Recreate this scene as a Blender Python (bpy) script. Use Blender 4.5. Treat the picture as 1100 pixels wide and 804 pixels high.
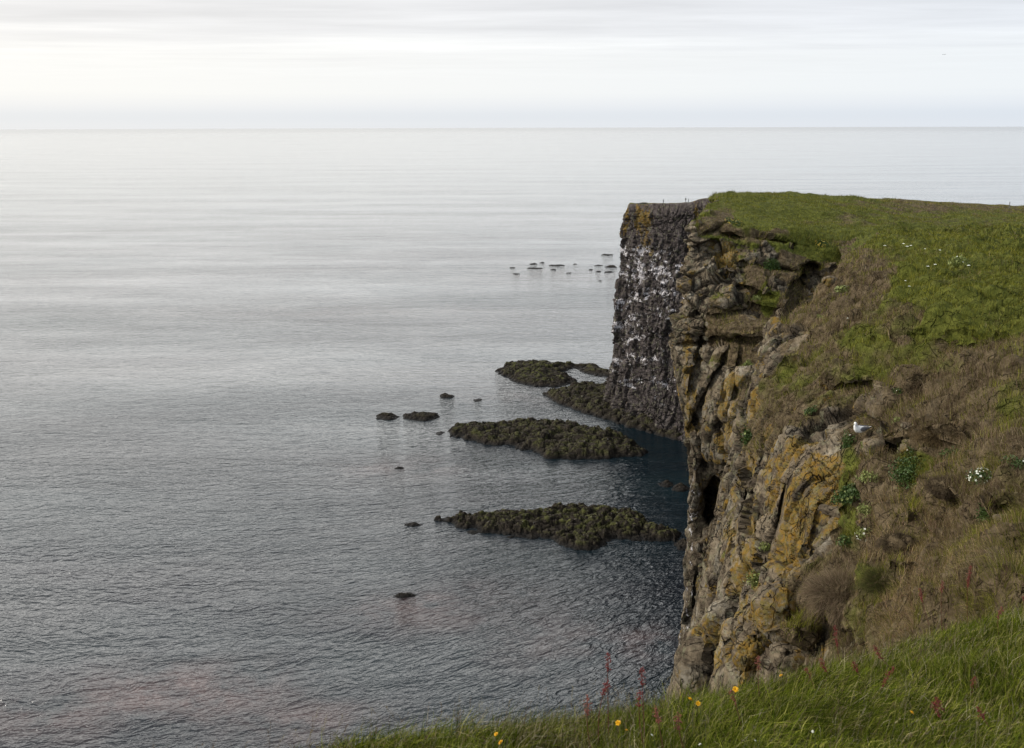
import bpy, math, random
import numpy as np
from mathutils import Vector, Matrix
from mathutils.bvhtree import BVHTree

for o in list(bpy.data.objects):
    bpy.data.objects.remove(o)
SC = bpy.context.scene
COL = SC.collection
random.seed(7)
RNG = np.random.default_rng(11)

# ------------------------------------------------------------------ camera
F_PX = 1069.4                      # 35 mm lens on a 36 mm sensor, 1100 px wide
PITCH = math.radians(14.0)
ROLL = math.radians(0.16)
CAM_Z = 120.0
cam_d = bpy.data.cameras.new('camera')
cam_d.lens = 35.0
cam_d.sensor_width = 36.0
cam_d.clip_start = 0.05
cam_d.clip_end = 200000.0
cam_d.dof.use_dof = True
cam_d.dof.focus_distance = 55.0
cam_d.dof.aperture_fstop = 7.0
cam = bpy.data.objects.new('camera', cam_d)
COL.objects.link(cam)
cam.matrix_world = (Matrix.Translation((0, 0, CAM_Z)) @
                    Matrix.Rotation(math.pi / 2 - PITCH, 4, 'X') @
                    Matrix.Rotation(-ROLL, 4, 'Z'))
SC.camera = cam
R3 = np.array(cam.matrix_world.to_3x3())
CP = np.array([0, 0, CAM_Z])

# ------------------------------------------------------------------ world, sun, exposure
SUN_EL = math.radians(34)
SUN_AZ = math.radians(-84)         # left of the view (+Y), 0 = straight ahead
w = bpy.data.worlds.new('World')
SC.world = w
w.use_nodes = True
nt = w.node_tree
nt.nodes.clear()


class G:
    """small helper for node graphs"""
    def __init__(self, tree):
        self.t = tree

    def n(self, typ, **kw):
        nd = self.t.nodes.new(typ)
        ins = kw.pop('ins', {})
        for k, v in kw.items():
            setattr(nd, k, v)
        for k, v in ins.items():
            self.put(nd.inputs[k], v)
        return nd

    def put(self, sock, v):
        if isinstance(v, bpy.types.NodeSocket):
            self.t.links.new(v, sock)
        elif isinstance(v, (tuple, list)) and len(v) == 3 and sock.type == 'RGBA':
            sock.default_value = (*v, 1)
        else:
            sock.default_value = v

    def m(self, op, a, b=0.0, c=0.0, clamp=False):
        nd = self.n('ShaderNodeMath', operation=op, use_clamp=clamp)
        self.put(nd.inputs[0], a); self.put(nd.inputs[1], b); self.put(nd.inputs[2], c)
        return nd.outputs[0]

    def mr(self, v, a, b, c=0.0, d=1.0, smooth=False):
        nd = self.n('ShaderNodeMapRange', interpolation_type='SMOOTHSTEP' if smooth else 'LINEAR')
        for k, x in zip((0, 1, 2, 3, 4), (v, a, b, c, d)):
            self.put(nd.inputs[k], x)
        return nd.outputs[0]

    def mix(self, f, a, b, mode='MIX'):
        nd = self.n('ShaderNodeMix', data_type='RGBA', blend_type=mode)
        self.put(nd.inputs[0], f); self.put(nd.inputs[6], a); self.put(nd.inputs[7], b)
        return nd.outputs[2]

    def noise(self, vec, scale, detail=3.0, rough=0.55, dist=0.0, out=0):
        nd = self.n('ShaderNodeTexNoise')
        self.put(nd.inputs['Vector'], vec)
        self.put(nd.inputs['Scale'], scale); self.put(nd.inputs['Detail'], detail)
        self.put(nd.inputs['Roughness'], rough); self.put(nd.inputs['Distortion'], dist)
        return nd.outputs[out]

    def vor(self, vec, scale, feature='F1', rnd=1.0, out=0):
        nd = self.n('ShaderNodeTexVoronoi', feature=feature)
        self.put(nd.inputs['Vector'], vec); self.put(nd.inputs['Scale'], scale)
        self.put(nd.inputs['Randomness'], rnd)
        return nd.outputs[out]

    def scl(self, vec, s, loc=(0, 0, 0)):
        nd = self.n('ShaderNodeMapping')
        self.put(nd.inputs['Vector'], vec)
        nd.inputs['Scale'].default_value = s; nd.inputs['Location'].default_value = loc
        return nd.outputs[0]

    def attr(self, name, out=0):
        nd = self.n('ShaderNodeAttribute', attribute_name=name)
        return nd.outputs[out]

    def bump(self, h, strength, dist, normal=None):
        nd = self.n('ShaderNodeBump')
        self.put(nd.inputs['Height'], h)
        nd.inputs['Strength'].default_value = strength
        nd.inputs['Distance'].default_value = dist
        if normal is not None:
            self.put(nd.inputs['Normal'], normal)
        return nd.outputs[0]


g = G(nt)
tc = g.n('ShaderNodeTexCoord').outputs['Generated']
sep = g.n('ShaderNodeSeparateXYZ', ins={0: tc})
dx, dy, dz = sep.outputs
zc = g.m('MAXIMUM', dz, 0.012)
px = g.m('DIVIDE', dx, zc); py = g.m('DIVIDE', dy, zc)
cv = g.n('ShaderNodeCombineXYZ', ins={0: px, 1: py, 2: 0.0}).outputs[0]
c1 = g.noise(g.scl(cv, (0.16, 0.42, 1)), 1.0, 6, 0.6, 0.3)
c3 = g.noise(g.scl(cv, (0.6, 1.1, 1), (2, 5, 0)), 1.0, 5, 0.6, 0.2)
c2 = g.noise(g.scl(cv, (0.05, 0.20, 1), (7, 3, 0)), 1.0, 4, 0.5)
# overcast cloud: radiance by elevation (bright band low over the sea, grey deck above)
ramp = g.n('ShaderNodeValToRGB')
cr = ramp.color_ramp
stops = [(p_, tuple(x * (.80 if p_ < .15 else .95) for x in c_)) for p_, c_ in [(0.0, (.82, .84, .87)), (0.010, (.79, .82, .86)), (0.018, (.86, .875, .90)), (0.03, (.935, .94, .935)),
         (0.065, (.97, .97, .965)), (0.085, (.90, .90, .915)), (0.115, (.83, .83, .85)),
         (0.16, (1.5, 1.5, 1.5)), (0.24, (2.5, 2.5, 2.48)), (0.34, (2.3, 2.3, 2.3)), (0.48, (1.35, 1.37, 1.40)), (0.62, (.72, .75, .79)), (1.0, (.86, .88, .92))]]
while len(cr.elements) < len(stops):
    cr.elements.new(0.5)
for e, (p, c) in zip(cr.elements, stops):
    e.position = p; e.color = (*c, 1)
jit = g.m('MULTIPLY_ADD', g.m('SUBTRACT', c1, 0.5), 0.05, dz)
jz = g.mix(g.mr(dz, 0.02, 0.06), dz, jit)
g.put(ramp.inputs[0], jz)
cl = ramp.outputs[0]
cm = g.mr(c1, 0.3, 0.75, 1.04, 0.90)
cm2 = g.mr(c2, 0.35, 0.7, 1.02, 0.94)
lowfade = g.mr(dz, 0.035, 0.09, 0.0, 1.0)
cm = g.m('MULTIPLY', cm, g.mr(c3, .32, .68, 1.04, .955))
k = g.m('ADD', 1.0, g.m('MULTIPLY', lowfade, g.m('SUBTRACT', g.m('MULTIPLY', cm, cm2), 1.0)))
cl = g.mix(1.0, cl, g.n('ShaderNodeCombineXYZ', ins={0: k, 1: k, 2: k}).outputs[0], 'MULTIPLY')
# brighter veil of cloud around the hidden sun (left), dimmer and bluer to the right / behind
sdir = (math.sin(SUN_AZ) * math.cos(SUN_EL), math.cos(SUN_AZ) * math.cos(SUN_EL), math.sin(SUN_EL))
vdir = (-.66, .56, .50)          # thinnest, brightest cloud
dp = g.n('ShaderNodeVectorMath', operation='DOT_PRODUCT', ins={0: tc, 1: vdir}).outputs['Value']
veil = g.mr(dp, -0.25, 0.85, 0.0, 1.0, True)
tint = g.mix(veil, (0.54, 0.63, 0.76), (1.22, 1.20, 1.15))
tint = g.mix(g.mr(dz, 0.05, 0.35), g.mix(g.mr(dx, -0.5, 0.5), (1.04, 1.02, .985), (.90, .94, .985)), tint)
cl = g.mix(1.0, cl, tint, 'MULTIPLY')
sky = g.n('ShaderNodeTexSky', sky_type='NISHITA', sun_disc=False)
sky.sun_elevation = SUN_EL
sky.sun_rotation = SUN_AZ
bg1 = g.n('ShaderNodeBackground', ins={0: sky.outputs[0], 1: 0.05})
bg2 = g.n('ShaderNodeBackground', ins={0: cl, 1: 1.0})
ms = g.n('ShaderNodeMixShader', ins={0: 0.93, 1: bg1.outputs[0], 2: bg2.outputs[0]})
out = g.n('ShaderNodeOutputWorld')
nt.links.new(ms.outputs[0], out.inputs[0])

sd = bpy.data.lights.new('sun', 'SUN')
sd.energy = 2.3
sd.angle = math.radians(9)
sd.color = (1.0, 0.94, 0.85)
sun = bpy.data.objects.new('sun', sd)
COL.objects.link(sun)
sun.rotation_euler = Vector(sdir).to_track_quat('Z', 'Y').to_euler()

SC.render.engine = 'CYCLES'
SC.view_settings.view_transform = 'Standard'
SC.view_settings.look = 'None'
SC.view_settings.exposure = 0.42
SC.view_settings.gamma = 1.0
SC.view_settings.use_curve_mapping = False


# ------------------------------------------------------------------ helpers: numbers
def unproj(u, v, Y):
    """point seen at photo pixel (u, v) and standing Y metres ahead"""
    u, v, Y = np.broadcast_arrays(np.asarray(u, float), np.asarray(v, float), np.asarray(Y, float))
    d = np.stack([(u - 550) / F_PX, (402 - v) / F_PX, -np.ones_like(u)], -1) @ R3.T
    return CP + d * (Y / d[..., 1])[..., None]


def on_sea(u, v, z=0.0):
    u, v = np.broadcast_arrays(np.asarray(u, float), np.asarray(v, float))
    d = np.stack([(u - 550) / F_PX, (402 - v) / F_PX, -np.ones_like(u)], -1) @ R3.T
    return CP + d * ((z - CAM_Z) / d[..., 2])[..., None]


def proj(P):
    q = (P - CP) @ R3
    return 550 + F_PX * q[..., 0] / -q[..., 2], 402 - F_PX * q[..., 1] / -q[..., 2]


def hsh(i, seed):
    """hash integer lattice (N,3) -> uniform 0..1"""
    i = i.astype(np.int64)
    h = (i[..., 0] * 374761393 + i[..., 1] * 668265263 + i[..., 2] * 2147483647 + seed * 1274126177) & 0xFFFFFFFF
    h = ((h ^ (h >> 13)) * 1274126177) & 0xFFFFFFFF
    h = ((h ^ (h >> 16)) * 2246822519) & 0xFFFFFFFF
    h = h ^ (h >> 15)
    return h / 4294967295.0


def vnoise(P, seed=0):
    i = np.floor(P); f = P - i
    f = f * f * f * (f * (f * 6 - 15) + 10)
    r = 0
    for a in (0, 1):
        for b in (0, 1):
            for c in (0, 1):
                wt = (f[..., 0] if a else 1 - f[..., 0]) * (f[..., 1] if b else 1 - f[..., 1]) * (f[..., 2] if c else 1 - f[..., 2])
                r = r + wt * hsh(i + np.array([a, b, c]), seed)
    return r * 2 - 1


ROT = np.array([[0.36, 0.48, -0.8], [-0.8, 0.6, 0.0], [0.48, 0.64, 0.6]])


def fbm(P, octv=4, seed=0, gain=0.5):
    r = 0; a = 1.0; s = 0
    for o_ in range(octv):
        r = r + a * vnoise(P, seed + o_ * 17); s += a
        a *= gain; P = (P * 2.03) @ ROT.T + 13.7
    return r / s


def worley(P, seed=0, cheb=0.0):
    """F1, F2, cell random (3), vector from the cell's point"""
    i = np.floor(P)
    d1 = np.full(P.shape[:-1], 9.0); d2 = d1.copy()
    cid = np.zeros(P.shape); vec = np.zeros(P.shape)
    for a in (-1, 0, 1):
        for b in (-1, 0, 1):
            for c in (-1, 0, 1):
                cc = i + np.array([a, b, c])
                q = cc + np.stack([hsh(cc, seed), hsh(cc, seed + 5), hsh(cc, seed + 9)], -1) * 0.85 + 0.075
                v_ = P - q
                d = np.sqrt((v_ ** 2).sum(-1)) * (1 - cheb) + np.abs(v_).max(-1) * cheb
                nb = d < d1
                d2 = np.where(nb, d1, np.minimum(d2, d))
                d1 = np.where(nb, d, d1)
                cid = np.where(nb[..., None], cc, cid)
                vec = np.where(nb[..., None], v_, vec)
    rnd = np.stack([hsh(cid, seed + 21), hsh(cid, seed + 22), hsh(cid, seed + 23)], -1)
    return d1, d2, rnd, vec


def blocks(P, size, seed, tilt=0.9):
    """broken rock: cells that step in and out and tilt, with cracks between; about -1..1"""
    Q = P / np.array(size)
    Q = Q + 0.08 * np.stack([fbm(Q * 1.1, 2, seed + 1), fbm(Q * 1.1 + 7, 2, seed + 2), fbm(Q * 1.1 + 15, 2, seed + 3)], -1)
    d1, d2, r, v_ = worley(Q, seed, .75)
    h = (r[..., 0] * 2 - 1) * 0.6 + ((r * 2 - 1) * v_).sum(-1) * tilt
    crack = np.clip(1 - (d2 - d1) / 0.10, 0, 1)
    return h - 0.45 * crack ** 1.5, crack, r


def sstep(a, b, x):
    t = np.clip((x - a) / (b - a), 0, 1)
    return t * t * (3 - 2 * t)


def catmull(G_, n, axis):
    """resample a control grid along an axis, n sub-steps per span"""
    G_ = np.moveaxis(G_, axis, 0)
    m_ = G_.shape[0]
    Ge = np.concatenate([2 * G_[:1] - G_[1:2], G_, 2 * G_[-1:] - G_[-2:-1]], 0)
    out_ = []
    ns = [n] * (m_ - 1) if isinstance(n, int) else n
    for i in range(m_ - 1):
        n = ns[i]
        p0, p1, p2, p3 = Ge[i], Ge[i + 1], Ge[i + 2], Ge[i + 3]
        for t in np.arange(n) / n:
            # mildly damped tangents keep strokes from overshooting
            m1 = 0.42 * (p2 - p0); m2 = 0.42 * (p3 - p1)
            out_.append((2 * t**3 - 3 * t**2 + 1) * p1 + (t**3 - 2 * t**2 + t) * m1 + (-2 * t**3 + 3 * t**2) * p2 + (t**3 - t**2) * m2)
    out_.append(G_[-1])
    return np.moveaxis(np.array(out_), 0, axis)


def gnormals(P, flip=False):
    a = np.gradient(P, axis=0); b = np.gradient(P, axis=1)
    n_ = np.cross(a, b)
    n_ /= np.linalg.norm(n_, axis=-1, keepdims=True) + 1e-9
    return -n_ if flip else n_


# ------------------------------------------------------------------ helpers: objects
def tag(o, label=None, cat=None, group=None, kind=None):
    if label: o['label'] = label
    if cat: o['category'] = cat
    if group: o['group'] = group
    if kind: o['kind'] = kind
    return o


def raw_mesh(name, V, Fq, mats=None, attrs=None, parent=None, smooth=True, mi=None):
    """V (N,3), Fq list of arrays of faces with equal corner count"""
    me = bpy.data.meshes.new(name)
    if isinstance(Fq, np.ndarray): Fq = [Fq]
    Fq = [np.asarray(f, dtype=np.int32) for f in Fq if len(f)]
    V = np.asarray(V, dtype=np.float32)
    me.vertices.add(len(V)); me.vertices.foreach_set('co', V.ravel())
    li = np.concatenate([f.ravel() for f in Fq])
    tot = np.concatenate([np.full(len(f), f.shape[1], np.int32) for f in Fq])
    st = np.concatenate([[0], np.cumsum(tot)[:-1]]).astype(np.int32)
    me.loops.add(len(li)); me.loops.foreach_set('vertex_index', li)
    me.polygons.add(len(tot))
    me.polygons.foreach_set('loop_start', st)
    me.polygons.foreach_set('loop_total', tot)
    me.polygons.foreach_set('use_smooth', np.full(len(tot), smooth))
    if mi is not None:
        me.polygons.foreach_set('material_index', np.asarray(mi, np.int32))
    for k_, a in (attrs or {}).items():
        a = np.asarray(a, dtype=np.float32)
        if a.ndim == 1:
            at = me.attributes.new(k_, 'FLOAT', 'POINT'); at.data.foreach_set('value', a)
        elif a.shape[1] == 3:
            at = me.attributes.new(k_, 'FLOAT_VECTOR', 'POINT'); at.data.foreach_set('vector', a.ravel())
    me.update(); me.validate()
    for m_ in (mats or []):
        me.materials.append(m_)
    o = bpy.data.objects.new(name, me)
    COL.objects.link(o)
    if parent: o.parent = parent
    return o


def grid_faces(nr, nc, flip=False):
    i = np.arange(nr - 1)[:, None] * nc + np.arange(nc - 1)[None, :]
    f = np.stack([i, i + 1, i + nc + 1, i + nc], -1).reshape(-1, 4)
    return f[:, ::-1] if flip else f


def new_mat(name, rough=0.8):
    m_ = bpy.data.materials.new(name)
    m_.use_nodes = True
    b = m_.node_tree.nodes['Principled BSDF']
    b.inputs['Roughness'].default_value = rough
    b.inputs['Specular IOR Level'].default_value = 0.25
    return m_, G(m_.node_tree), b


def flat_mat(name, c, rough=0.7, var=0.25, scale=60.0, spec=0.25):
    m_, g_, b = new_mat(name, rough)
    pos = g_.n('ShaderNodeTexCoord').outputs['Object']
    nz = g_.mr(g_.noise(pos, scale, 3), 0.3, 0.7, 1 - var, 1 + var)
    vcol = g_.n('ShaderNodeCombineXYZ', ins={0: nz, 1: nz, 2: nz}).outputs[0]
    g_.put(b.inputs['Base Color'], g_.mix(1.0, c, vcol, 'MULTIPLY'))
    b.inputs['Specular IOR Level'].default_value = spec
    return m_


# ------------------------------------------------------------------ materials
def rock_material(name, base_a, base_b, pale, fine=1.0, strata=(1, 1, 4), gs=2.1):
    """rock with lichen / guano / turf laid over it by painted-on masks (attributes)"""
    m_, g_, b = new_mat(name, 1.0)
    b.inputs['Specular IOR Level'].default_value = 0.06
    pos = g_.n('ShaderNodeNewGeometry').outputs['Position']
    a_l, a_w, a_g, a_gr, a_ck = (g_.attr(k_, 2) for k_ in ('lichen', 'guano', 'turf', 'green', 'crack'))
    n1 = g_.noise(pos, 0.9 * fine, 5, 0.62)
    n2 = g_.noise(g_.scl(pos, strata), 1.3 * fine, 5, 0.65, 0.6)
    n3 = g_.noise(pos, 9.0 * fine, 4, 0.7)
    c = g_.mix(g_.mr(n2, 0.36, 0.66), base_a, base_b)
    c = g_.mix(g_.mr(n1, 0.52, 0.70, 0, .75), c, pale)
    c = g_.mix(g_.mr(n3, 0.35, 0.7, 0, .6), c, g_.mix(1.0, c, (.45, .43, .40), 'MULTIPLY'))
    tn = g_.mr(g_.attr('tone', 2), -.5, .5, .62, 1.38)
    c = g_.mix(1.0, c, g_.n('ShaderNodeCombineXYZ', ins={0: tn, 1: tn, 2: tn}).outputs[0], 'MULTIPLY')
    # darker brown along the cracks between blocks
    c = g_.mix(g_.m('MULTIPLY', a_ck, 0.6), c, (0.022, 0.018, 0.014))
    # hairline fissures
    f1 = g_.noise(g_.scl(pos, (1, 1, .45)), 0.9 * fine, 3, .55, .5)
    f2 = g_.noise(g_.scl(pos, (.8, .8, 1.7)), 1.7 * fine, 3, .55, .4)
    fis = g_.m('MAXIMUM', g_.mr(g_.m('ABSOLUTE', g_.m('SUBTRACT', f1, .5)), 0, .011, 1, 0), g_.mr(g_.m('ABSOLUTE', g_.m('SUBTRACT', f2, .5)), 0, .009, .8, 0))
    # thin grey-green crust lichen
    n5 = g_.noise(pos, 2.6 * fine, 4, 0.6)
    c = g_.mix(g_.mr(n5, 0.56, 0.63, 0, .45), c, (0.17, 0.165, 0.10))
    # orange-ochre lichen
    n4 = g_.noise(g_.scl(pos, (1, 1, .8)), 1.0 * fine, 6, 0.68, 0.3)
    lm = g_.mr(g_.m('ADD', n4, g_.m('MULTIPLY', g_.m('SUBTRACT', a_l, 0.5), 0.42)), 0.49, 0.56, 0, 1, True)
    lm = g_.m('MULTIPLY', lm, g_.mr(n3, 0.36, 0.52, 0.15, 1.0))
    n6 = g_.noise(pos, 5 * fine, 3, 0.6)
    c = g_.mix(g_.m('MULTIPLY', lm, .9), c, g_.mix(g_.mr(n6, .38, .62), (0.185, 0.105, 0.016), (0.125, 0.098, 0.030)))
    c = g_.mix(g_.m('MULTIPLY', fis, .7), c, (0.02, 0.016, 0.012))
    # white guano, in runs and splashes
    n7 = g_.noise(g_.scl(pos, (1, 1, .45)), gs * fine, 6, 0.75, 0.5)
    gm = g_.mr(g_.m('ADD', n7, g_.m('MULTIPLY', g_.m('SUBTRACT', a_w, 0.5), 0.55)), 0.585, 0.655, 0, 1)
    c = g_.mix(g_.m('MULTIPLY', gm, g_.mr(a_w, 0.02, 0.2)), c, (0.55, 0.52, 0.52))
    # turf and dead thatch
    n8 = g_.noise(pos, 3.2 * fine, 5, 0.7)
    n9 = g_.noise(pos, 0.55 * fine, 4, 0.6)
    brown = g_.mix(g_.mr(n8, .35, .65), (0.040, 0.028, 0.015), (0.130, 0.098, 0.058))
    grn = g_.mix(g_.mr(n8, .35, .65), (0.040, 0.046, 0.009), (0.105, 0.110, 0.022))
    gm2 = g_.mr(g_.m('ADD', a_gr, g_.m('MULTIPLY', g_.m('SUBTRACT', n9, .5), 1.2)), .35, .65, 0, 1, True)
    up_ = g_.n('ShaderNodeSeparateXYZ', ins={0: g_.n('ShaderNodeNewGeometry').outputs['Normal']}).outputs[2]
    moss = g_.m('ADD', g_.m('MULTIPLY', g_.m('SUBTRACT', n9, .46), 2.2 if fine > .5 else 0.6), g_.m('MULTIPLY', g_.m('SUBTRACT', up_, .35), .35))
    moss = g_.m('MULTIPLY', g_.m('MAXIMUM', moss, 0), g_.m('SUBTRACT', 1, g_.m('MULTIPLY', a_w, 1.0), clamp=True))
    tf = g_.mr(g_.m('ADD', g_.m('ADD', a_g, moss), g_.m('MULTIPLY', g_.m('SUBTRACT', n8, .5), .5)), .42, .58, 0, 1, True)
    c = g_.mix(tf, c, g_.mix(gm2, brown, grn))
    g_.put(b.inputs['Base Color'], c)
    v1 = g_.vor(g_.scl(pos, (1, 1, 1.7)), 3.2 * fine, 'DISTANCE_TO_EDGE')
    hgt = g_.m('ADD', g_.m('MULTIPLY', fis, -.8), g_.m('MULTIPLY', n3, .55), g_.m('ADD', n2, g_.m('MULTIPLY', n8, .4)))
    g_.put(b.inputs['Normal'], g_.bump(hgt, 1.0, 0.13 / fine))
    return m_


M_CLIFF = rock_material('lichen_rock', (0.058, 0.044, 0.031), (0.200, 0.160, 0.108), (0.270, 0.245, 0.195), 1.0, (.9, .9, 1.9))
M_HEAD = rock_material('dark_basalt', (0.042, 0.035, 0.034), (0.110, 0.092, 0.086), (0.165, 0.145, 0.135), 0.25, (2.6, 2.6, .8), 5.0)


def skerry_material():
    m_, g_, b = new_mat('wet_weedy_rock', 0.75)
    pos = g_.n('ShaderNodeNewGeometry').outputs['Position']
    z = g_.n('ShaderNodeSeparateXYZ', ins={0: pos}).outputs[2]
    n1 = g_.noise(pos, .35, 5, .65); n2 = g_.noise(pos, 1.4, 5, .7)
    c = g_.mix(g_.mr(n2, .35, .68), (0.010, 0.008, 0.006), (0.045, 0.036, 0.026))
    alg = g_.m('MULTIPLY', g_.mr(n1, .44, .60, 0, 1, True), g_.mr(z, .9, 2.2, 0, 1))
    c = g_.mix(g_.m('MULTIPLY', alg, g_.attr('green', 2)), c, g_.mix(g_.mr(n2, .35, .65), (0.030, 0.034, 0.009), (0.078, 0.076, 0.024)))
    c = g_.mix(g_.m('MULTIPLY', g_.mr(n2, .645, .70), g_.mr(z, 1.3, 2.2)), c, (.36, .34, .33))
    wet = g_.mr(z, .25, 1.1, 1, 0)
    c = g_.mix(g_.m('MULTIPLY', g_.attr('crack', 2), .8), c, (0.010, 0.008, 0.006))
    c = g_.mix(wet, c, (0.008, 0.007, 0.006))
    g_.put(b.inputs['Base Color'], c)
    g_.put(b.inputs['Roughness'], g_.mr(wet, 0, 1, .9, .6))
    b.inputs['Specular IOR Level'].default_value = .1
    g_.put(b.inputs['Normal'], g_.bump(g_.m('ADD', n2, g_.m('MULTIPLY', g_.attr('crack', 2), -.7)), 0.9, 0.5))
    return m_


M_SK = skerry_material()


def blade_material():
    m_, g_, b = new_mat('grass_blades', 0.62)
    c = g_.attr('tint', 1)
    g_.put(b.inputs['Base Color'], c)
    b.inputs['Specular IOR Level'].default_value = 0.0
    t = g_.n('ShaderNodeBsdfTranslucent', ins={0: c})
    mx = g_.n('ShaderNodeMixShader', ins={0: .25, 1: b.outputs[0], 2: t.outputs[0]})
    o = m_.node_tree.nodes['Material Output']
    m_.node_tree.links.new(mx.outputs[0], o.inputs[0])
    return m_


M_BL = blade_material()


def water_material():
    m_, g_, b = new_mat('sea_water', 0.06)
    wp = g_.attr('wp', 1)
    pos = g_.n('ShaderNodeNewGeometry').outputs['Position']
    kelp = g_.attr('kelp', 2)
    dist = g_.m('POWER', g_.n('ShaderNodeVectorMath', operation='DOT_PRODUCT', ins={0: pos, 1: pos}).outputs['Value'], 0.5)
    deep = (0.0010, 0.0030, 0.0065)
    n0 = g_.noise(g_.scl(pos, (.004, .009, 1)), 1.0, 4, .6)
    c = g_.mix(g_.mr(n0, .38, .64), deep, (0.0038, 0.0125, 0.0165))
    c = g_.mix(g_.m('MULTIPLY', kelp, g_.mr(g_.noise(pos, .06, 5, .65), .38, .58)), c, (0.075, 0.044, 0.040))
    g_.put(b.inputs['Base Color'], c)
    b.inputs['IOR'].default_value = 1.37
    b.inputs['Specular IOR Level'].default_value = 0.6
    # sea state: swell, wind waves, ripples; streaks of smoother and rougher water
    streak = g_.noise(g_.scl(pos, (.0016, .011, 1)), 1.0, 5, .62, .4)
    streak2 = g_.noise(g_.scl(pos, (.012, .03, 1)), 1.0, 3, .6, .4)
    w0 = g_.noise(g_.scl(wp, (.016, .075, 1)), 1.0, 2, .5, .2)
    w1 = g_.m('SUBTRACT', 1.0, g_.m('POWER', g_.m('ABSOLUTE', g_.mr(g_.noise(g_.scl(wp, (.13, .22, 1)), 1.0, 3, .58, .35), .15, .85, -1, 1)), .8))
    w2 = g_.noise(g_.scl(wp, (.32, .80, 1)), 1.0, 3, .62, .3)
    w3 = g_.noise(g_.scl(wp, (1.9, 2.8, 1)), 1.0, 2, .6)
    h = g_.m('ADD', g_.m('MULTIPLY', w0, 2.6), g_.m('ADD', g_.m('MULTIPLY', w1, .95), g_.m('ADD', g_.m('MULTIPLY', w2, .85), g_.m('MULTIPLY', w3, .17))))
    amp = g_.m('MULTIPLY', g_.mr(streak, .3, .7, .55, 1.25), g_.mr(streak2, .3, .7, .75, 1.2))
    amp = g_.m('MULTIPLY', amp, g_.mr(dist, 260, 1800, 1.0, .75))
    h = g_.m('MULTIPLY', h, amp)
    g_.put(b.inputs['Normal'], g_.bump(h, 1.0, 0.50))
    g_.put(b.inputs['Roughness'], g_.m('ADD', g_.m('ADD', g_.mr(dist, 150, 5000, .07, .15), g_.mr(dist, 2000, 30000, 0, .14, True)), g_.mr(streak, .3, .7, -.02, .05)))
    return m_


# ------------------------------------------------------------------ the sea
def build_sea():
    rings = np.concatenate([np.linspace(0, 140, 12), np.arange(143, 620, 3.0), 620 * 1.03 ** np.arange(1, 157)])
    ang = np.concatenate([np.radians(np.arange(-45, 45, .45)), np.radians(np.arange(45, 315.1, 6.0))])
    ang[-1] = np.radians(315)
    rr, aa = np.meshgrid(rings, ang, indexing='ij')
    x = rr * np.sin(aa); y = rr * np.cos(aa)
    P = np.stack([x, y, 0 * x], -1)
    # wave fronts bend as they near the shore
    t = 1 - sstep(210, 480, y)
    p = y - .0023 * np.maximum(x + 120, 0) ** 2 * t + 8 * fbm(np.stack([x, y, 0 * x], -1) / 160, 2, 3)
    q = x + .25 * y * t
    kelp = np.zeros_like(x)
    for u, v, ru, rv, s in ((190, 745, 120, 28, 1.0), (330, 775, 90, 25, .7), (455, 650, 60, 12, .8), (400, 655, 30, 8, .6), (430, 503, 60, 10, .55),
                            (520, 640, 60, 14, .4), (690, 690, 40, 18, .6), (455, 665, 90, 14, .5), (610, 690, 90, 30, .4), (60, 770, 120, 25, .6), (560, 428, 80, 8, .3),
                            (350, 335, 200, 6, .3), (600, 295, 90, 10, .4)):
        c = on_sea(u, v); e1 = on_sea(u + ru, v); e2 = on_sea(u, v - rv)
        rx = abs(e1[0] - c[0]); ry = abs(e2[1] - c[1])
        kelp = np.maximum(kelp, s * np.exp(-(((x - c[0]) / rx) ** 2 + ((y - c[1]) / ry) ** 2)))
    f = grid_faces(len(rings), len(ang), False)
    o = raw_mesh('water', P.reshape(-1, 3), f[:, ::-1], [water_material()],
                 {'wp': np.stack([q, p, 0 * p], -1).reshape(-1, 3), 'kelp': kelp.ravel()})
    # make sure it faces up
    if o.data.polygons[len(ang) * 3].normal.z < 0:
        o.data.flip_normals()
    tag(o, 'grey rippled sea reaching to the horizon', kind='structure')


build_sea()


# ------------------------------------------------------------------ terrain patches
CH = ('rock', 'green', 'lichen', 'guano')


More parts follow.
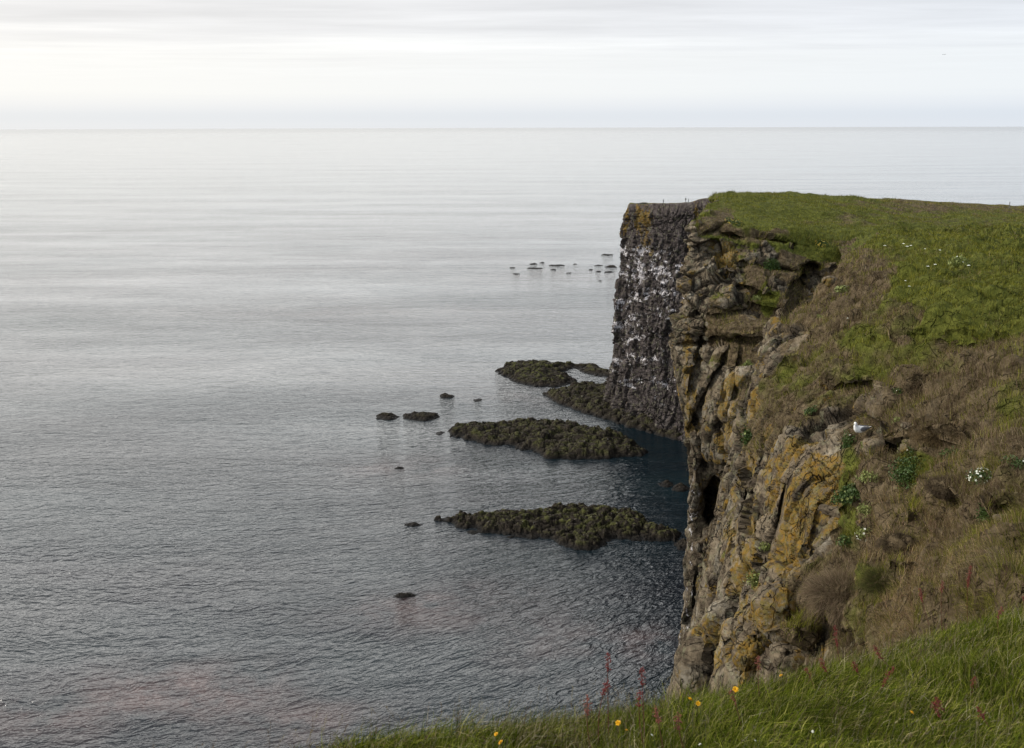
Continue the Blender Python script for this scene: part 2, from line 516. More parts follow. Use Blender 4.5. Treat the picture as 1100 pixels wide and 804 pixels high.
def patch(name, rows, nr, nc, blobs, dents, mat, disp, label, world_rows=None, flip=False):
    """rows of control points (u, v, Y) in the photo's view at a real distance; world_rows are
    appended below / behind as real coordinates. blobs paint material masks, dents push the
    surface along the sight line, disp(P, masks) displaces along the normal"""
    C = np.array([[unproj(*p[:3]) for p in r] for r in rows])
    if world_rows is not None:
        C = np.concatenate([C] + [np.asarray(wr, float)[None] for wr in world_rows], 0)
    P = catmull(catmull(C, nr, 0), nc, 1)
    u, v = proj(P)
    jit = fbm(P * .9, 3, 77)
    mk = {k_: np.full(u.shape, d) for k_, d in (('rock', 1.0), ('green', .3), ('lichen', .35), ('guano', 0.0), ('tone', 0.0))}
    for ch, bu, bv, ru, rv, val, *rot in blobs:
        a = math.radians(rot[0]) if rot else 0
        du, dv = u - bu, v - bv
        du, dv = du * math.cos(a) + dv * math.sin(a), -du * math.sin(a) + dv * math.cos(a)
        k_ = np.sqrt((du / ru) ** 2 + (dv / rv) ** 2) + jit * .35
        wt = 1 - sstep(.75, 1.2, k_)
        mk[ch] = mk[ch] * (1 - wt) + val * wt
    push = np.zeros_like(u)
    for bu, bv, ru, rv, amt, *rot in dents:
        a = math.radians(rot[0]) if rot else 0
        du, dv = u - bu, v - bv
        du, dv = du * math.cos(a) + dv * math.sin(a), -du * math.sin(a) + dv * math.cos(a)
        k_ = np.sqrt((du / ru) ** 2 + (dv / rv) ** 2) + jit * .25
        push = push + amt * (1 - sstep(.5, 1.1, k_))
    dirn = P - CP
    dirn = dirn / np.linalg.norm(dirn, axis=-1, keepdims=True)
    dirn[..., 2] *= .3
    P = P + dirn * push[..., None]
    N = gnormals(P, flip)
    ex = np.linalg.norm(np.gradient(P, axis=1), axis=-1); ey = np.linalg.norm(np.gradient(P, axis=0), axis=-1)
    mk['sp'] = np.maximum(ex, ey)
    h, ck = disp(P, mk, N)
    P = P + N * h[..., None]
    tone_ = mk['tone']
    nrw, ncl = u.shape
    o = raw_mesh(name, P.reshape(-1, 3), grid_faces(nrw, ncl, flip), [mat], smooth=False, attrs=\
                 {'lichen': mk['lichen'].ravel(), 'guano': mk['guano'].ravel(), 'turf': (1 - mk['rock']).ravel(),
                  'green': mk['green'].ravel(), 'crack': ck.ravel(), 'tone': tone_.ravel()})
    tag(o, label, kind='structure')
    return o, P, mk, gnormals(P, flip)


# --- near hillside and crag (A)
A_rows = [
    [(900, 262, 84), (932, 256, 80), (958, 252, 77), (988, 251, 80), (1020, 249, 82), (1060, 247, 84), (1110, 246, 86), (1250, 250, 90)],
    [(905, 288, 62), (928, 270, 58), (948, 256, 60), (980, 254, 62), (1020, 252, 64), (1060, 250, 66), (1110, 248, 68), (1250, 250, 72)],
    [(885, 330, 60), (905, 300, 50), (918, 275, 49), (955, 268, 46), (1000, 265, 44), (1050, 265, 44), (1110, 262, 46), (1250, 262, 50)],
    [(865, 370, 55), (875, 335, 45), (885, 305, 43), (930, 298, 38), (985, 292, 35), (1045, 290, 34), (1110, 290, 34), (1250, 290, 36)],
    [(835, 400, 52), (848, 365, 42), (858, 330, 40), (905, 330, 34), (965, 325, 30), (1035, 325, 27), (1110, 322, 26), (1250, 330, 28)],
    [(812, 430, 50), (822, 395, 40), (834, 354, 37), (885, 367, 31.5), (950, 367, 27.5), (1030, 366, 24.5), (1110, 366, 23), (1250, 380, 23)],
    [(795, 470, 50), (806, 432, 40), (816, 390, 35), (870, 405, 29.5), (935, 410, 26), (1015, 415, 22), (1110, 412, 19.5), (1250, 430, 19)],
    [(780, 520, 50), (792, 470, 40), (805, 435, 34), (855, 440, 28), (915, 445, 25.5), (1000, 455, 20.5), (1100, 460, 17), (1250, 480, 16)],
    [(772, 560, 50), (782, 515, 40), (799, 482, 33), (850, 475, 26), (918, 474, 24), (995, 495, 19.5), (1095, 505, 15.2), (1250, 530, 13.2)],
    [(765, 600, 48), (776, 560, 40), (790, 532, 32), (840, 520, 25), (905, 525, 22.6), (985, 545, 18), (1090, 550, 13.7), (1250, 590, 11)],
    [(755, 640, 48), (764, 610, 40), (778, 585, 31.5), (830, 570, 24.5), (895, 580, 21.8), (975, 590, 16.5), (1085, 595, 12), (1250, 640, 9.5)],
    [(742, 690, 48), (752, 655, 40), (764, 640, 31), (822, 620, 24), (880, 630, 20.4), (965, 632, 15.2), (1080, 640, 10.7), (1250, 690, 8.6)],
    [(722, 740, 48), (736, 720, 38), (748, 692, 30.5), (808, 672, 23.5), (868, 690, 20), (955, 690, 15), (1075, 700, 10.2), (1250, 760, 8.2)],
    [(715, 790, 46), (724, 760, 37), (732, 735, 29.5), (790, 735, 23), (855, 750, 19.8), (945, 760, 15), (1070, 790, 10.4), (1250, 860, 8.4)],
]
_b = [unproj(*p) for p in A_rows[-1]]
A_w = [None] * 3
for i_, (z_, m_) in enumerate(((85, 1), (45, 2), (-3, 3.5))):
    A_w[i_] = [(p[0] - .8 * m_, p[1] - 1.2 * m_, z_) for p in _b]

A_blobs = [
    # turf over the top and right; rock to the lower left
    ('rock', 1290, 520, 200, 420, 0.03), ('rock', 1000, 300, 160, 75, 0.0), ('rock', 1060, 420, 150, 130, 0.05), ('rock', 960, 560, 75, 110, 0.15), ('rock', 1040, 620, 130, 60, 0.05),
    ('rock', 905, 320, 60, 50, 0.15, -35), ('rock', 880, 400, 40, 45, 0.35), ('rock', 915, 425, 45, 25, .55), ('rock', 850, 420, 28, 45, .45, 20), ('rock', 900, 375, 40, 25, .15),
    ('green', 1010, 300, 110, 60, .72), ('green', 1060, 345, 100, 30, .95), ('green', 1100, 280, 90, 40, .8), ('green', 1000, 262, 80, 16, .8),
    ('green', 905, 320, 60, 24, .12, -38), ('green', 930, 300, 30, 30, .25, -38), ('green', 960, 340, 40, 18, .45), ('green', 1000, 385, 45, 22, .55), ('green', 1070, 400, 60, 40, .30), ('green', 1010, 440, 80, 40, .22), ('green', 930, 375, 35, 25, .65),
    ('green', 1060, 470, 60, 50, .18), ('green', 960, 560, 80, 60, .22), ('green', 960, 620, 60, 14, .65), ('green', 1040, 620, 90, 30, .2), ('green', 1090, 440, 30, 30, .4), ('green', 1060, 520, 35, 25, .35),
    ('green', 880, 400, 40, 35, .45), ('green', 912, 540, 14, 60, .7), ('green', 985, 500, 22, 18, .7),
    ('lichen', 868, 540, 44, 70, .70, 15), ('lichen', 885, 500, 30, 20, .9), ('lichen', 850, 560, 14, 30, .85), ('lichen', 900, 425, 22, 14, .9), ('lichen', 820, 520, 30, 60, .5), ('lichen', 800, 600, 20, 60, .6), ('lichen', 835, 660, 40, 30, .62), ('lichen', 905, 590, 25, 25, .6),
    ('lichen', 850, 600, 25, 20, .75), ('lichen', 780, 700, 40, 30, .5), ('lichen', 745, 720, 20, 30, .2), ('lichen', 812, 440, 9, 50, .62, 10),
    ('rock', 868, 540, 44, 72, 1.0, 15), ('rock', 912, 540, 10, 50, .25, 0), ('rock', 930, 560, 3, 45, .9), ('rock', 905, 650, 55, 45, .1), ('rock', 815, 470, 14, 30, .5),
    ('rock', 935, 480, 22, 14, .8), ('rock', 960, 480, 18, 10, .7), ('rock', 850, 370, 20, 7, .7, -40),
    ('rock', 1110, 545, 70, 55, .05), ('rock', 1000, 705, 130, 60, .05), ('green', 1000, 700, 130, 40, .3), ('lichen', 875, 590, 30, 25, .55, 15), ('guano', 768, 656, 8, 12, .74, 25), ('guano', 745, 715, 14, 4, .6, 30), ('guano', 765, 600, 5, 14, .4),
]
A_dents = [
    (852, 366, 26, 10, .7, -40), (845, 400, 12, 10, .6), (915, 418, 30, 14, 1.3, 10), (905, 397, 24, 10, -.7, 5), (880, 300, 16, 6, .8, -40),
    (912, 560, 9, 55, 1.2, 3), (1078, 548, 42, 7, .7, 6), (1040, 548, 26, 5, .6, 30), (1000, 478, 30, 9, .5, 5), (965, 505, 20, 6, .5, 20), (1065, 530, 22, 9, -.35),
    (1015, 525, 34, 18, -.35), (968, 590, 40, 20, -.6), (985, 575, 30, 8, .5, 20), (955, 455, 26, 14, -.4, -25), (955, 480, 20, 7, .5, -20),
    (798, 560, 5, 60, 1.2, 8), (830, 590, 5, 90, .9, 12), (862, 590, 6, 60, -.3, 15), (884, 670, 18, 45, 3.0), (840, 694, 60, 10, 2.6), (900, 700, 40, 24, 2.8),
    (1035, 350, 80, 16, -.5), (1060, 380, 80, 14, .5), (1090, 328, 40, 9, .8, 8), (1010, 305, 50, 10, .5, 5), (960, 350, 40, 10, -.5), (990, 420, 40, 12, .4, -30),
    (790, 470, 5, 40, .9, 15), (772, 690, 5, 40, .7, 12), (820, 500, 6, 55, .8, 14),
]


def dispA(P, mk, N):
    rk = sstep(.3, .7, mk['rock'])
    LEAN = np.array([[1, 0, 0], [0, 1, 0], [-.40, 0, 1]])
    h1, c1_, ra = blocks(P @ LEAN, (1.8, 1.8, 3.4), 31, .7)
    h2, c2_, rb = blocks(P @ LEAN, (.65, .65, .9), 37)
    mk['tone'] = (ra[..., 1] + .6 * rb[..., 1]) / 1.6 - .5
    h3, c3_, _ = blocks(P, (.24, .24, .22), 38)
    lump = fbm(P * .42, 3, 51) * .6 + np.abs(fbm(P * 1.3, 3, 52)) * .55 - .12 + fbm(P * 5, 2, 53) * .06
    u, v = proj(P)
    slab = 1 - sstep(.7, 1.1, np.sqrt(((u - 868) / 44) ** 2 + ((v - 540) / 72) ** 2))
    amp1 = .42 * (1 - .65 * slab); amp2 = .19 * (1 - .5 * slab)
    fadefar = sstep(-10, 60, CAM_Z - P[..., 2] + 50)
    sp = mk['sp']
    h = rk * (h1 * amp1 * np.clip(.45 / sp, 0, 1) + h2 * amp2 * np.clip(.11 / sp, 0, 1) ** 2 + h3 * .035 * np.clip(.05 / sp, 0, 1) ** 2 + fbm(P * 1.6, 2, 54) * .10 * np.clip(.12 / sp, 0, 1) + fbm(P * 5.1, 3, 55) * .03 * np.clip(.045 / sp, 0, 1) ** 2) + (1 - rk) * lump
    return h * fadefar, rk * np.clip(c1_ * .8 + c2_ * .5, 0, 1)


objA, PA, mkA, NA = patch('cliff', A_rows, 44, [40, 100, 120, 64, 46, 40, 34], A_blobs, A_dents, M_CLIFF, dispA,
                          'near cliff spur with ochre lichen rock and brown grassy hillside', A_w)

# --- middle bluff with the grass top and broken rock face (B)
B_rows = [
    [(900, 232, 300), (850, 230, 300), (800, 226, 290), (850, 226, 290), (900, 228, 300), (960, 232, 310), (1040, 236, 330), (1150, 238, 360), (1350, 244, 420)],
    [(860, 222, 160), (810, 218, 150), (768, 216, 140), (800, 213, 145), (850, 214, 150), (910, 217, 155), (980, 222, 165), (1110, 226, 190), (1350, 234, 220)],
    [(850, 225, 115), (800, 222, 108), (772, 214, 96), (795, 209, 100), (835, 210, 102), (890, 213, 106), (960, 217, 116), (1100, 222, 140), (1300, 230, 160)],
    [(845, 245, 100), (790, 240, 92), (752, 232, 80), (790, 222, 84), (835, 224, 86), (890, 226, 88), (950, 229, 92), (1100, 232, 106), (1300, 240, 110)],
    [(840, 270, 98), (785, 262, 88), (744, 252, 76), (775, 244, 76), (825, 246, 76), (885, 246, 78), (945, 244, 80), (1080, 243, 88), (1300, 252, 90)],
    [(838, 300, 98), (782, 290, 88), (739, 276, 75), (772, 266, 74.5), (825, 272, 73), (875, 272, 74), (930, 262, 76), (1060, 262, 76), (1300, 270, 70)],
    [(835, 335, 98), (778, 325, 88), (732, 310, 74), (768, 302, 72), (820, 306, 70), (865, 302, 70.5), (905, 295, 73), (1030, 300, 70), (1250, 310, 60)],
    [(832, 370, 98), (772, 362, 88), (727, 345, 73), (763, 340, 70), (808, 345, 67.5), (848, 345, 67), (885, 345, 70), (1000, 350, 66), (1200, 360, 56)],
    [(830, 410, 98), (768, 400, 88), (725, 382, 73), (758, 380, 69), (795, 385, 66), (830, 392, 65), (865, 400, 68), (980, 410, 62), (1200, 420, 56)],
    [(828, 455, 98), (770, 445, 88), (730, 425, 72.5), (755, 425, 68.5), (785, 430, 65), (815, 440, 64), (850, 450, 66), (960, 460, 62), (1200, 470, 56)],
    [(828, 505, 98), (772, 490, 88), (739, 468, 72.5), (757, 470, 69.5), (780, 478, 66), (805, 490, 65), (840, 500, 66), (940, 510, 62), (1200, 520, 56)],
    [(826, 560, 98), (774, 540, 88), (747, 512, 73), (760, 515, 71.5), (778, 522, 69), (800, 540, 66), (830, 550, 66), (930, 560, 62), (1200, 570, 56)],
    [(820, 610, 97), (770, 590, 87), (741, 562, 74), (757, 563, 73), (775, 568, 70), (797, 590, 66), (825, 600, 66), (920, 610, 62), (1200, 620, 56)],
    [(810, 660, 96), (764, 645, 86), (737, 618, 73), (754, 618, 70), (772, 622, 67), (795, 640, 65), (820, 650, 66), (910, 660, 62), (1200, 670, 56)],
    [(800, 720, 95), (760, 705, 85), (733, 680, 72), (750, 680, 68), (770, 685, 65), (795, 695, 65), (820, 700, 66), (900, 710, 62), (1200, 720, 56)],
    [(790, 790, 94), (752, 780, 84), (724, 755, 71), (745, 755, 67), (765, 760, 64), (790, 770, 64), (820, 780, 64), (900, 790, 60), (1200, 790, 54)],
]
_b = [unproj(*p) for p in B_rows[-1]]
B_w = [[(p[0] - .7 * m_, p[1] - .8 * m_, z_) for p in _b] for z_, m_ in ((58, .6), (28, 1.6), (-3, 3))]
B_blobs = [
    ('rock', 960, 215, 230, 44, 0.0), ('rock', 860, 238, 110, 30, 0.0), ('green', 880, 228, 260, 38, .85), ('green', 800, 240, 60, 22, .9),
    ('green', 1080, 221, 190, 9, .42), ('green', 770, 238, 22, 14, .35, -30), ('green', 850, 262, 90, 9, .35, 8), ('green', 950, 236, 120, 5, .55), ('rock', 880, 272, 45, 20, .12, -12), ('green', 870, 270, 50, 16, .75), ('green', 840, 285, 45, 12, .25), ('green', 1020, 236, 90, 8, .62),
    ('rock', 850, 290, 34, 12, .3), ('rock', 815, 355, 60, 18, .22, -8), ('green', 815, 355, 60, 18, .25), ('rock', 775, 345, 22, 18, .4), ('rock', 770, 250, 16, 8, .2), ('rock', 828, 325, 22, 14, .3),
    ('rock', 800, 385, 30, 10, .3), ('rock', 855, 335, 14, 30, .45), ('green', 780, 300, 25, 20, .4), ('rock', 820, 425, 30, 35, .45), ('rock', 812, 300, 14, 20, .35), ('green', 825, 320, 12, 20, .8),
    ('lichen', 780, 275, 14, 16, .85), ('lichen', 808, 305, 14, 10, .9), ('lichen', 738, 410, 7, 60, .62), ('lichen', 762, 400, 8, 60, .55, 25), ('lichen', 785, 440, 14, 60, .85), ('lichen', 800, 460, 20, 60, .6), ('lichen', 756, 330, 14, 40, .15),
    ('lichen', 775, 390, 18, 40, .2, 30), ('lichen', 765, 450, 14, 50, .35), ('lichen', 790, 600, 30, 100, .55), ('lichen', 758, 590, 8, 50, .4),
    ('guano', 743, 545, 8, 60, .55, 0), ('guano', 738, 620, 8, 70, .5), ('guano', 762, 598, 6, 20, .5), ('guano', 770, 650, 10, 12, .9, 20), ('guano', 732, 680, 12, 20, .5), ('lichen', 742, 600, 10, 110, .1),
]
B_dents = [
    (815, 258, 50, 5, 2.0, 8), (770, 247, 18, 4, 1.6, -25), (795, 255, 24, 4, 1.4), (830, 290, 40, 6, 1.2, 10), (868, 300, 14, 22, 3.0, 25), (795, 312, 40, 6, 1.4, 12), (775, 300, 16, 6, 1.0, -20), (855, 320, 9, 26, 2.0, 15),
    (755, 362, 5, 16, 1.2, 10), (815, 335, 50, 8, 1.0, 5), (812, 352, 50, 12, -1.3), (770, 330, 30, 8, -.8), (768, 368, 45, 6, 1.4, -6), (757, 430, 5, 70, 1.2, 25), (775, 470, 14, 22, 1.5), (765, 500, 16, 10, 1.2),
    (768, 540, 16, 32, 5.0), (745, 520, 5, 30, -1.0), (785, 450, 4, 80, 1.0, 8), (800, 450, 4, 60, 1.0, 14), (765, 585, 22, 6, -1.4), (757, 620, 4, 50, 1.4, 8), (752, 470, 5, 30, 1.2, -20), (773, 640, 4, 50, 1.4, 14), (748, 395, 5, 40, .9, 12),
    (745, 660, 4, 60, 1.2, 5),
]


def dispB(P, mk, N):
    rk = sstep(.3, .7, mk['rock'])
    u, v = proj(P)
    up = 1 - sstep(355, 385, v)           # layered blocks above, tall clean slabs below
    h1, c1_, r1_ = blocks(P @ np.array([[1, 0, -.30], [0, 1, 0], [.30, 0, 1]]), (3.0, 3.0, 1.25), 61)
    h2, c2_, r2_ = blocks(P, (1.1, 1.1, .5), 62)
    h3, c3_, r3_ = blocks(P @ np.array([[1, 0, 0], [0, 1, 0], [-.40, 0, 1]]), (3.2, 3.2, 6.5), 63, .75)
    h5, c5_, _ = blocks(P, (.45, .45, .3), 68)
    h4, c4_, _ = blocks(P @ np.array([[1, 0, 0], [0, 1, 0], [-.40, 0, 1]]), (1.2, 1.2, 2.6), 64)
    mk['tone'] = up * (r1_[..., 1] + .6 * r2_[..., 1]) / 1.6 + (1 - up) * r3_[..., 1] - .5
    ck = up * np.clip(c1_ + .5 * c2_, 0, 1) + (1 - up) * np.clip(c3_ * .9 + c4_ * .4, 0, 1)
    lump = fbm(P * .16, 3, 66) * .55 + fbm(P * .8, 3, 65) * .28
    far = 1 - sstep(110, 170, P[..., 1])
    sp = mk['sp']
    a = h1 * .75 + h2 * .34 * np.clip(.2 / sp, 0, 1) ** 2 + h5 * .09 * np.clip(.09 / sp, 0, 1) ** 2
    b_ = h3 * .60 + h4 * .24 * np.clip(.25 / sp, 0, 1) ** 2
    h = rk * (up * a + (1 - up) * b_ + .14 * fbm(P * .9, 2, 67) + .06 * fbm(P * 3, 3, 69) * np.clip(.08 / sp, 0, 1) ** 2) + (1 - rk) * lump
    return h * (.15 + .85 * far), rk * ck


objB, PB, mkB, NB = patch('bluff', B_rows, 34, [34, 80, 90, 64, 56, 46, 40, 30], B_blobs, B_dents, M_CLIFF, dispB,
                          'middle bluff with green turf top above a broken layered rock face', B_w)

# --- far dark headland (H): real coordinates, wall path seen from the sea side
wall = []
for u, v, top_v in ((657, 437, 219), (700, 455, 219), (724, 463, 217), (745, 470, 212), (762, 473, 209)):
    b0 = on_sea(u, v)
    wall.append((b0[0], b0[1], top_v))
c0 = wall[0]
path = [(c0[0] + 260, c0[1] + 330), (c0[0] + 110, c0[1] + 170), (c0[0] + 40, c0[1] + 70), (c0[0] + 9, c0[1] + 22)] + [(a, b) for a, b, _ in wall] + \
       [(96, 350), (124, 312), (128, 250), (104, 190), (72, 140), (48, 105)]
tops = [84, 84, 85, 87] + [float(CAM_Z - (120 - unproj(u_, tv, b)[2])) for (u_, _, _), (a, b, tv) in zip(((674, 0, 0), (705, 0, 0), (724, 0, 0), (748, 0, 0), (775, 0, 0)), wall)] + [96, 97, 99, 102, 104, 105]
path = np.array(path); tops = np.array(tops)
tan = np.gradient(path, axis=0)
tan /= np.linalg.norm(tan, axis=1, keepdims=True)
inl = np.stack([-tan[:, 1], tan[:, 0]], 1)      # towards the land
if (inl[5] @ np.array([1.0, .6])) < 0: inl = -inl
tops[:3] = np.minimum(tops[:3], 117 - .0775 * path[:3, 1])
H_rows = []
for f, off in ((-2, 240), (-1, 60), (-.5, 14), (0, 7), (0.03, 5.2), (.12, 4.4), (.28, 2.8), (.45, 1.6), (.6, .6), (.75, 0), (.88, -1.6), (.96, -3.5), (1.0, -7.0), (1.05, -10)):
    r = []
    for (x, y), z, n_ in zip(path, tops, inl):
        if f < 0:
            zz = z + {-2: -4, -1: -.6, -.5: -.2}[f]
            zz = min(zz, 118.6 - .084 * (y + n_[1] * off))
        else:
            zz = z * (1 - f)
        r.append((x + n_[0] * off, y + n_[1] * off, zz))
    H_rows.append(r)


def dispH(P, mk, N):
    z = P[..., 2]
    SH = np.array([[1, 0, .22], [0, 1, 0], [-.15, 0, 1]])
    h1, c1_, _ = blocks(P @ SH, (8, 8, 30), 71, .7)
    h2, c2_, _ = blocks(P @ SH, (2.6, 2.6, 4.2), 72)
    h3, c3_, r3 = blocks(P, (1.5, 1.5, 1.1), 73)
    led = np.abs(((z + 3.0 * fbm(P / 25, 2, 75) - .28 * P[..., 0] + 4 * fbm(P / 12, 2, 74)) / 9.5) % 1 - .5) * 2
    top = sstep(-1, -6, z - TOPZ(P))
    h = top * (h1 * 2.0 + h2 * .9 + h3 * .5 - (led > .9) * .5) + (1 - top) * fbm(P / 9, 3, 76) * .8
    ck = np.clip(c1_ * .6 + c2_ * .7 + c3_ * .35, 0, 1)
    gn = fbm(P / np.array([10, 10, 9]), 3, 79)
    rel = z / 92
    fn = fbm((P @ SH) / np.array([2.6, 2.6, 1.5]), 3, 179)
    w = .34 + .22 * gn + .40 * fn + .16 * (led > .6) + .12 * sstep(.3, .7, rel) * (1 - sstep(.72, .8, rel))
    w = w * sstep(.05, .14, rel) * (1 - .85 * sstep(.78, .86, rel))
    mk['guano'][...] = np.clip(w, 0, 1)
    mk['lichen'][...] = .05 + .50 * sstep(.70, .82, rel + .07 * fbm(P / 6, 2, 81)) * sstep(-.35, .2, fbm(P / np.array([6, 6, 20.]), 2, 80) - sstep(52, 64, P[..., 0]) * .6)
    mk['rock'][...] = np.where(N[..., 2] > .8, 0, 1)
    mk['rock'][...] = np.where((N[..., 2] > .75) & (z > 70), 0.0, 1.0)
    mk['green'][...] = .45
    return h, ck * top * .9


def TOPZ(P):
    d = ((P[..., None, :2] - PTH_D[None, None]) ** 2).sum(-1).argmin(-1)
    return TOP_D[d]


tt = np.linspace(0, len(path) - 1, 80)
PTH_D = np.stack([np.interp(tt, np.arange(len(path)), path[:, 0]), np.interp(tt, np.arange(len(path)), path[:, 1])], 1)
TOP_D = np.interp(tt, np.arange(len(path)), tops)

def build_head():
    C = np.array(H_rows, float)
    P = catmull(catmull(C, 34, 0), 52, 1)
    N = gnormals(P)
    if N[P.shape[0] // 2, 52 * 6][0] > 0: N = -N; fl = True
    else: fl = False
    mk = {k_: np.zeros(P.shape[:2]) for k_ in CH}
    h, ck = dispH(P, mk, N)
    P = P + N * h[..., None]
    o = raw_mesh('headland', P.reshape(-1, 3), grid_faces(P.shape[0], P.shape[1], fl), [M_HEAD], smooth=False, attrs=\
                 {'lichen': mk['lichen'].ravel(), 'guano': mk['guano'].ravel(), 'turf': (1 - mk['rock']).ravel(),
                  'green': mk['green'].ravel(), 'crack': ck.ravel()})
    tag(o, 'far dark sheer headland streaked white with bird droppings', kind='structure')
    return o


objH = build_head()

# --- foreground turf (the ground the photographer stands on) (F)
F_edge = [(140, 880, 3.0), (270, 855, 3.2), (360, 822, 3.5), (460, 808, 3.9), (560, 796, 4.2), (660, 782, 4.5), (760, 768, 4.9), (860, 742, 5.4), (960, 712, 6.0), (1060, 680, 6.6), (1170, 650, 7.4), (1350, 600, 9.0)]
e = np.array([unproj(*p) for p in F_edge])
n_e = len(e)


def frow(fn):
    return np.array([fn(p, i / (n_e - 1)) for i, p in enumerate(e)])


inner = frow(lambda p, t: (p[0] * .62 + .9 * t, p[1] * .55, (p[2] + 0.0) * .45 + .55 * (CAM_Z - 1.72)))
feet = frow(lambda p, t: (-1.4 + 5.5 * t, .1 + 0 * t, CAM_Z - 1.72 + .25 * t))
back = frow(lambda p, t: (-2.5 + 9 * t, -3, CAM_Z - 1.6 + .9 * t))
back2 = frow(lambda p, t: (-6 + 30 * t, -14, CAM_Z - 1.8 + 2.2 * t))
back3 = frow(lambda p, t: (-20 + 90 * t, -80, CAM_Z - 4 + 4 * t))
o1 = frow(lambda p, t: (p[0] - .35 + .1 * t, p[1] + .45, p[2] - .45))
o2 = frow(lambda p, t: (p[0] - .75 + .2 * t, p[1] + .8, p[2] - 1.6))
o3 = frow(lambda p, t: (p[0] - 1.2 + .2 * t, p[1] + .9, p[2] - 5))
o4 = frow(lambda p, t: (p[0] - 1.8, p[1] + .9, 70))
o5 = frow(lambda p, t: (p[0] - 3.5, p[1] + 1.5, -3))
C = np.stack([back3, back2, back, feet, inner, e, o1, o2, o3, o4, o5], 0)
PF = catmull(catmull(C, 16, 0), 14, 1)
NF = gnormals(PF)
flF = NF[16 * 4, 60][2] < 0
if flF: NF = -NF
ampF = .06 * np.ones(PF.shape[:2]); ampF[16 * 7:] = .3
PF = PF + NF * (ampF * fbm(PF * 1.3, 3, 91))[..., None] + NF * (np.where(ampF > .2, .4, 0) * blocks(PF, (1.2, 1.2, 1.6), 92)[0])[..., None]
rkF = np.zeros(PF.shape[:2]); rkF[16 * 8:] = 1
objF = raw_mesh('ground', PF.reshape(-1, 3), grid_faces(PF.shape[0], PF.shape[1], flF), [M_CLIFF],
                {'lichen': (.4 * rkF).ravel(), 'guano': 0 * rkF.ravel(), 'turf': (1 - rkF).ravel(), 'green': (rkF * 0 + .8).ravel(), 'crack': 0 * rkF.ravel()})
tag(objF, 'grassy ground sloping away at the cliff edge', kind='structure')

# ray casting on the finished terrain, to stand things on it
_v = []; _f = []; _o = 0
for o in (objA, objB, objF, objH):
    me = o.data
    co = np.empty(len(me.vertices) * 3, np.float32); me.vertices.foreach_get('co', co)
    lv = np.empty(len(me.loops), np.int32); me.loops.foreach_get('vertex_index', lv)
    _v.append(co.reshape(-1, 3)); _f.append(lv.reshape(-1, 4) + _o); _o += len(me.vertices)
BVH = BVHTree.FromPolygons(np.concatenate(_v).tolist(), np.concatenate(_f).tolist())


def hit(u, v):
    d = Vector(R3 @ np.array([(u - 550) / F_PX, (402 - v) / F_PX, -1.0])).normalized()
    p, n_, i, dd = BVH.ray_cast(Vector(CP), d)
    if p is None: return None, None
    if n_.dot(d) > 0: n_ = -n_
    return p, n_


# ------------------------------------------------------------------ rocks in the sea
def inside_dist(px_, py_, poly):
    """signed distance to polygon (positive inside)"""
    d = np.full(px_.shape, 1e9); ins = np.zeros(px_.shape, bool)
    n_ = len(poly)
    for i in range(n_):
        x0, y0 = poly[i]; x1, y1 = poly[(i + 1) % n_]
        ex, ey = x1 - x0, y1 - y0
        t = np.clip(((px_ - x0) * ex + (py_ - y0) * ey) / (ex * ex + ey * ey + 1e-9), 0, 1)
        d = np.minimum(d, np.hypot(px_ - x0 - t * ex, py_ - y0 - t * ey))
        cnd = ((y0 > py_) != (y1 > py_)) & (px_ < ex * (py_ - y0) / (ey + 1e-12) + x0)
        ins ^= cnd
    return np.where(ins, d, -d)


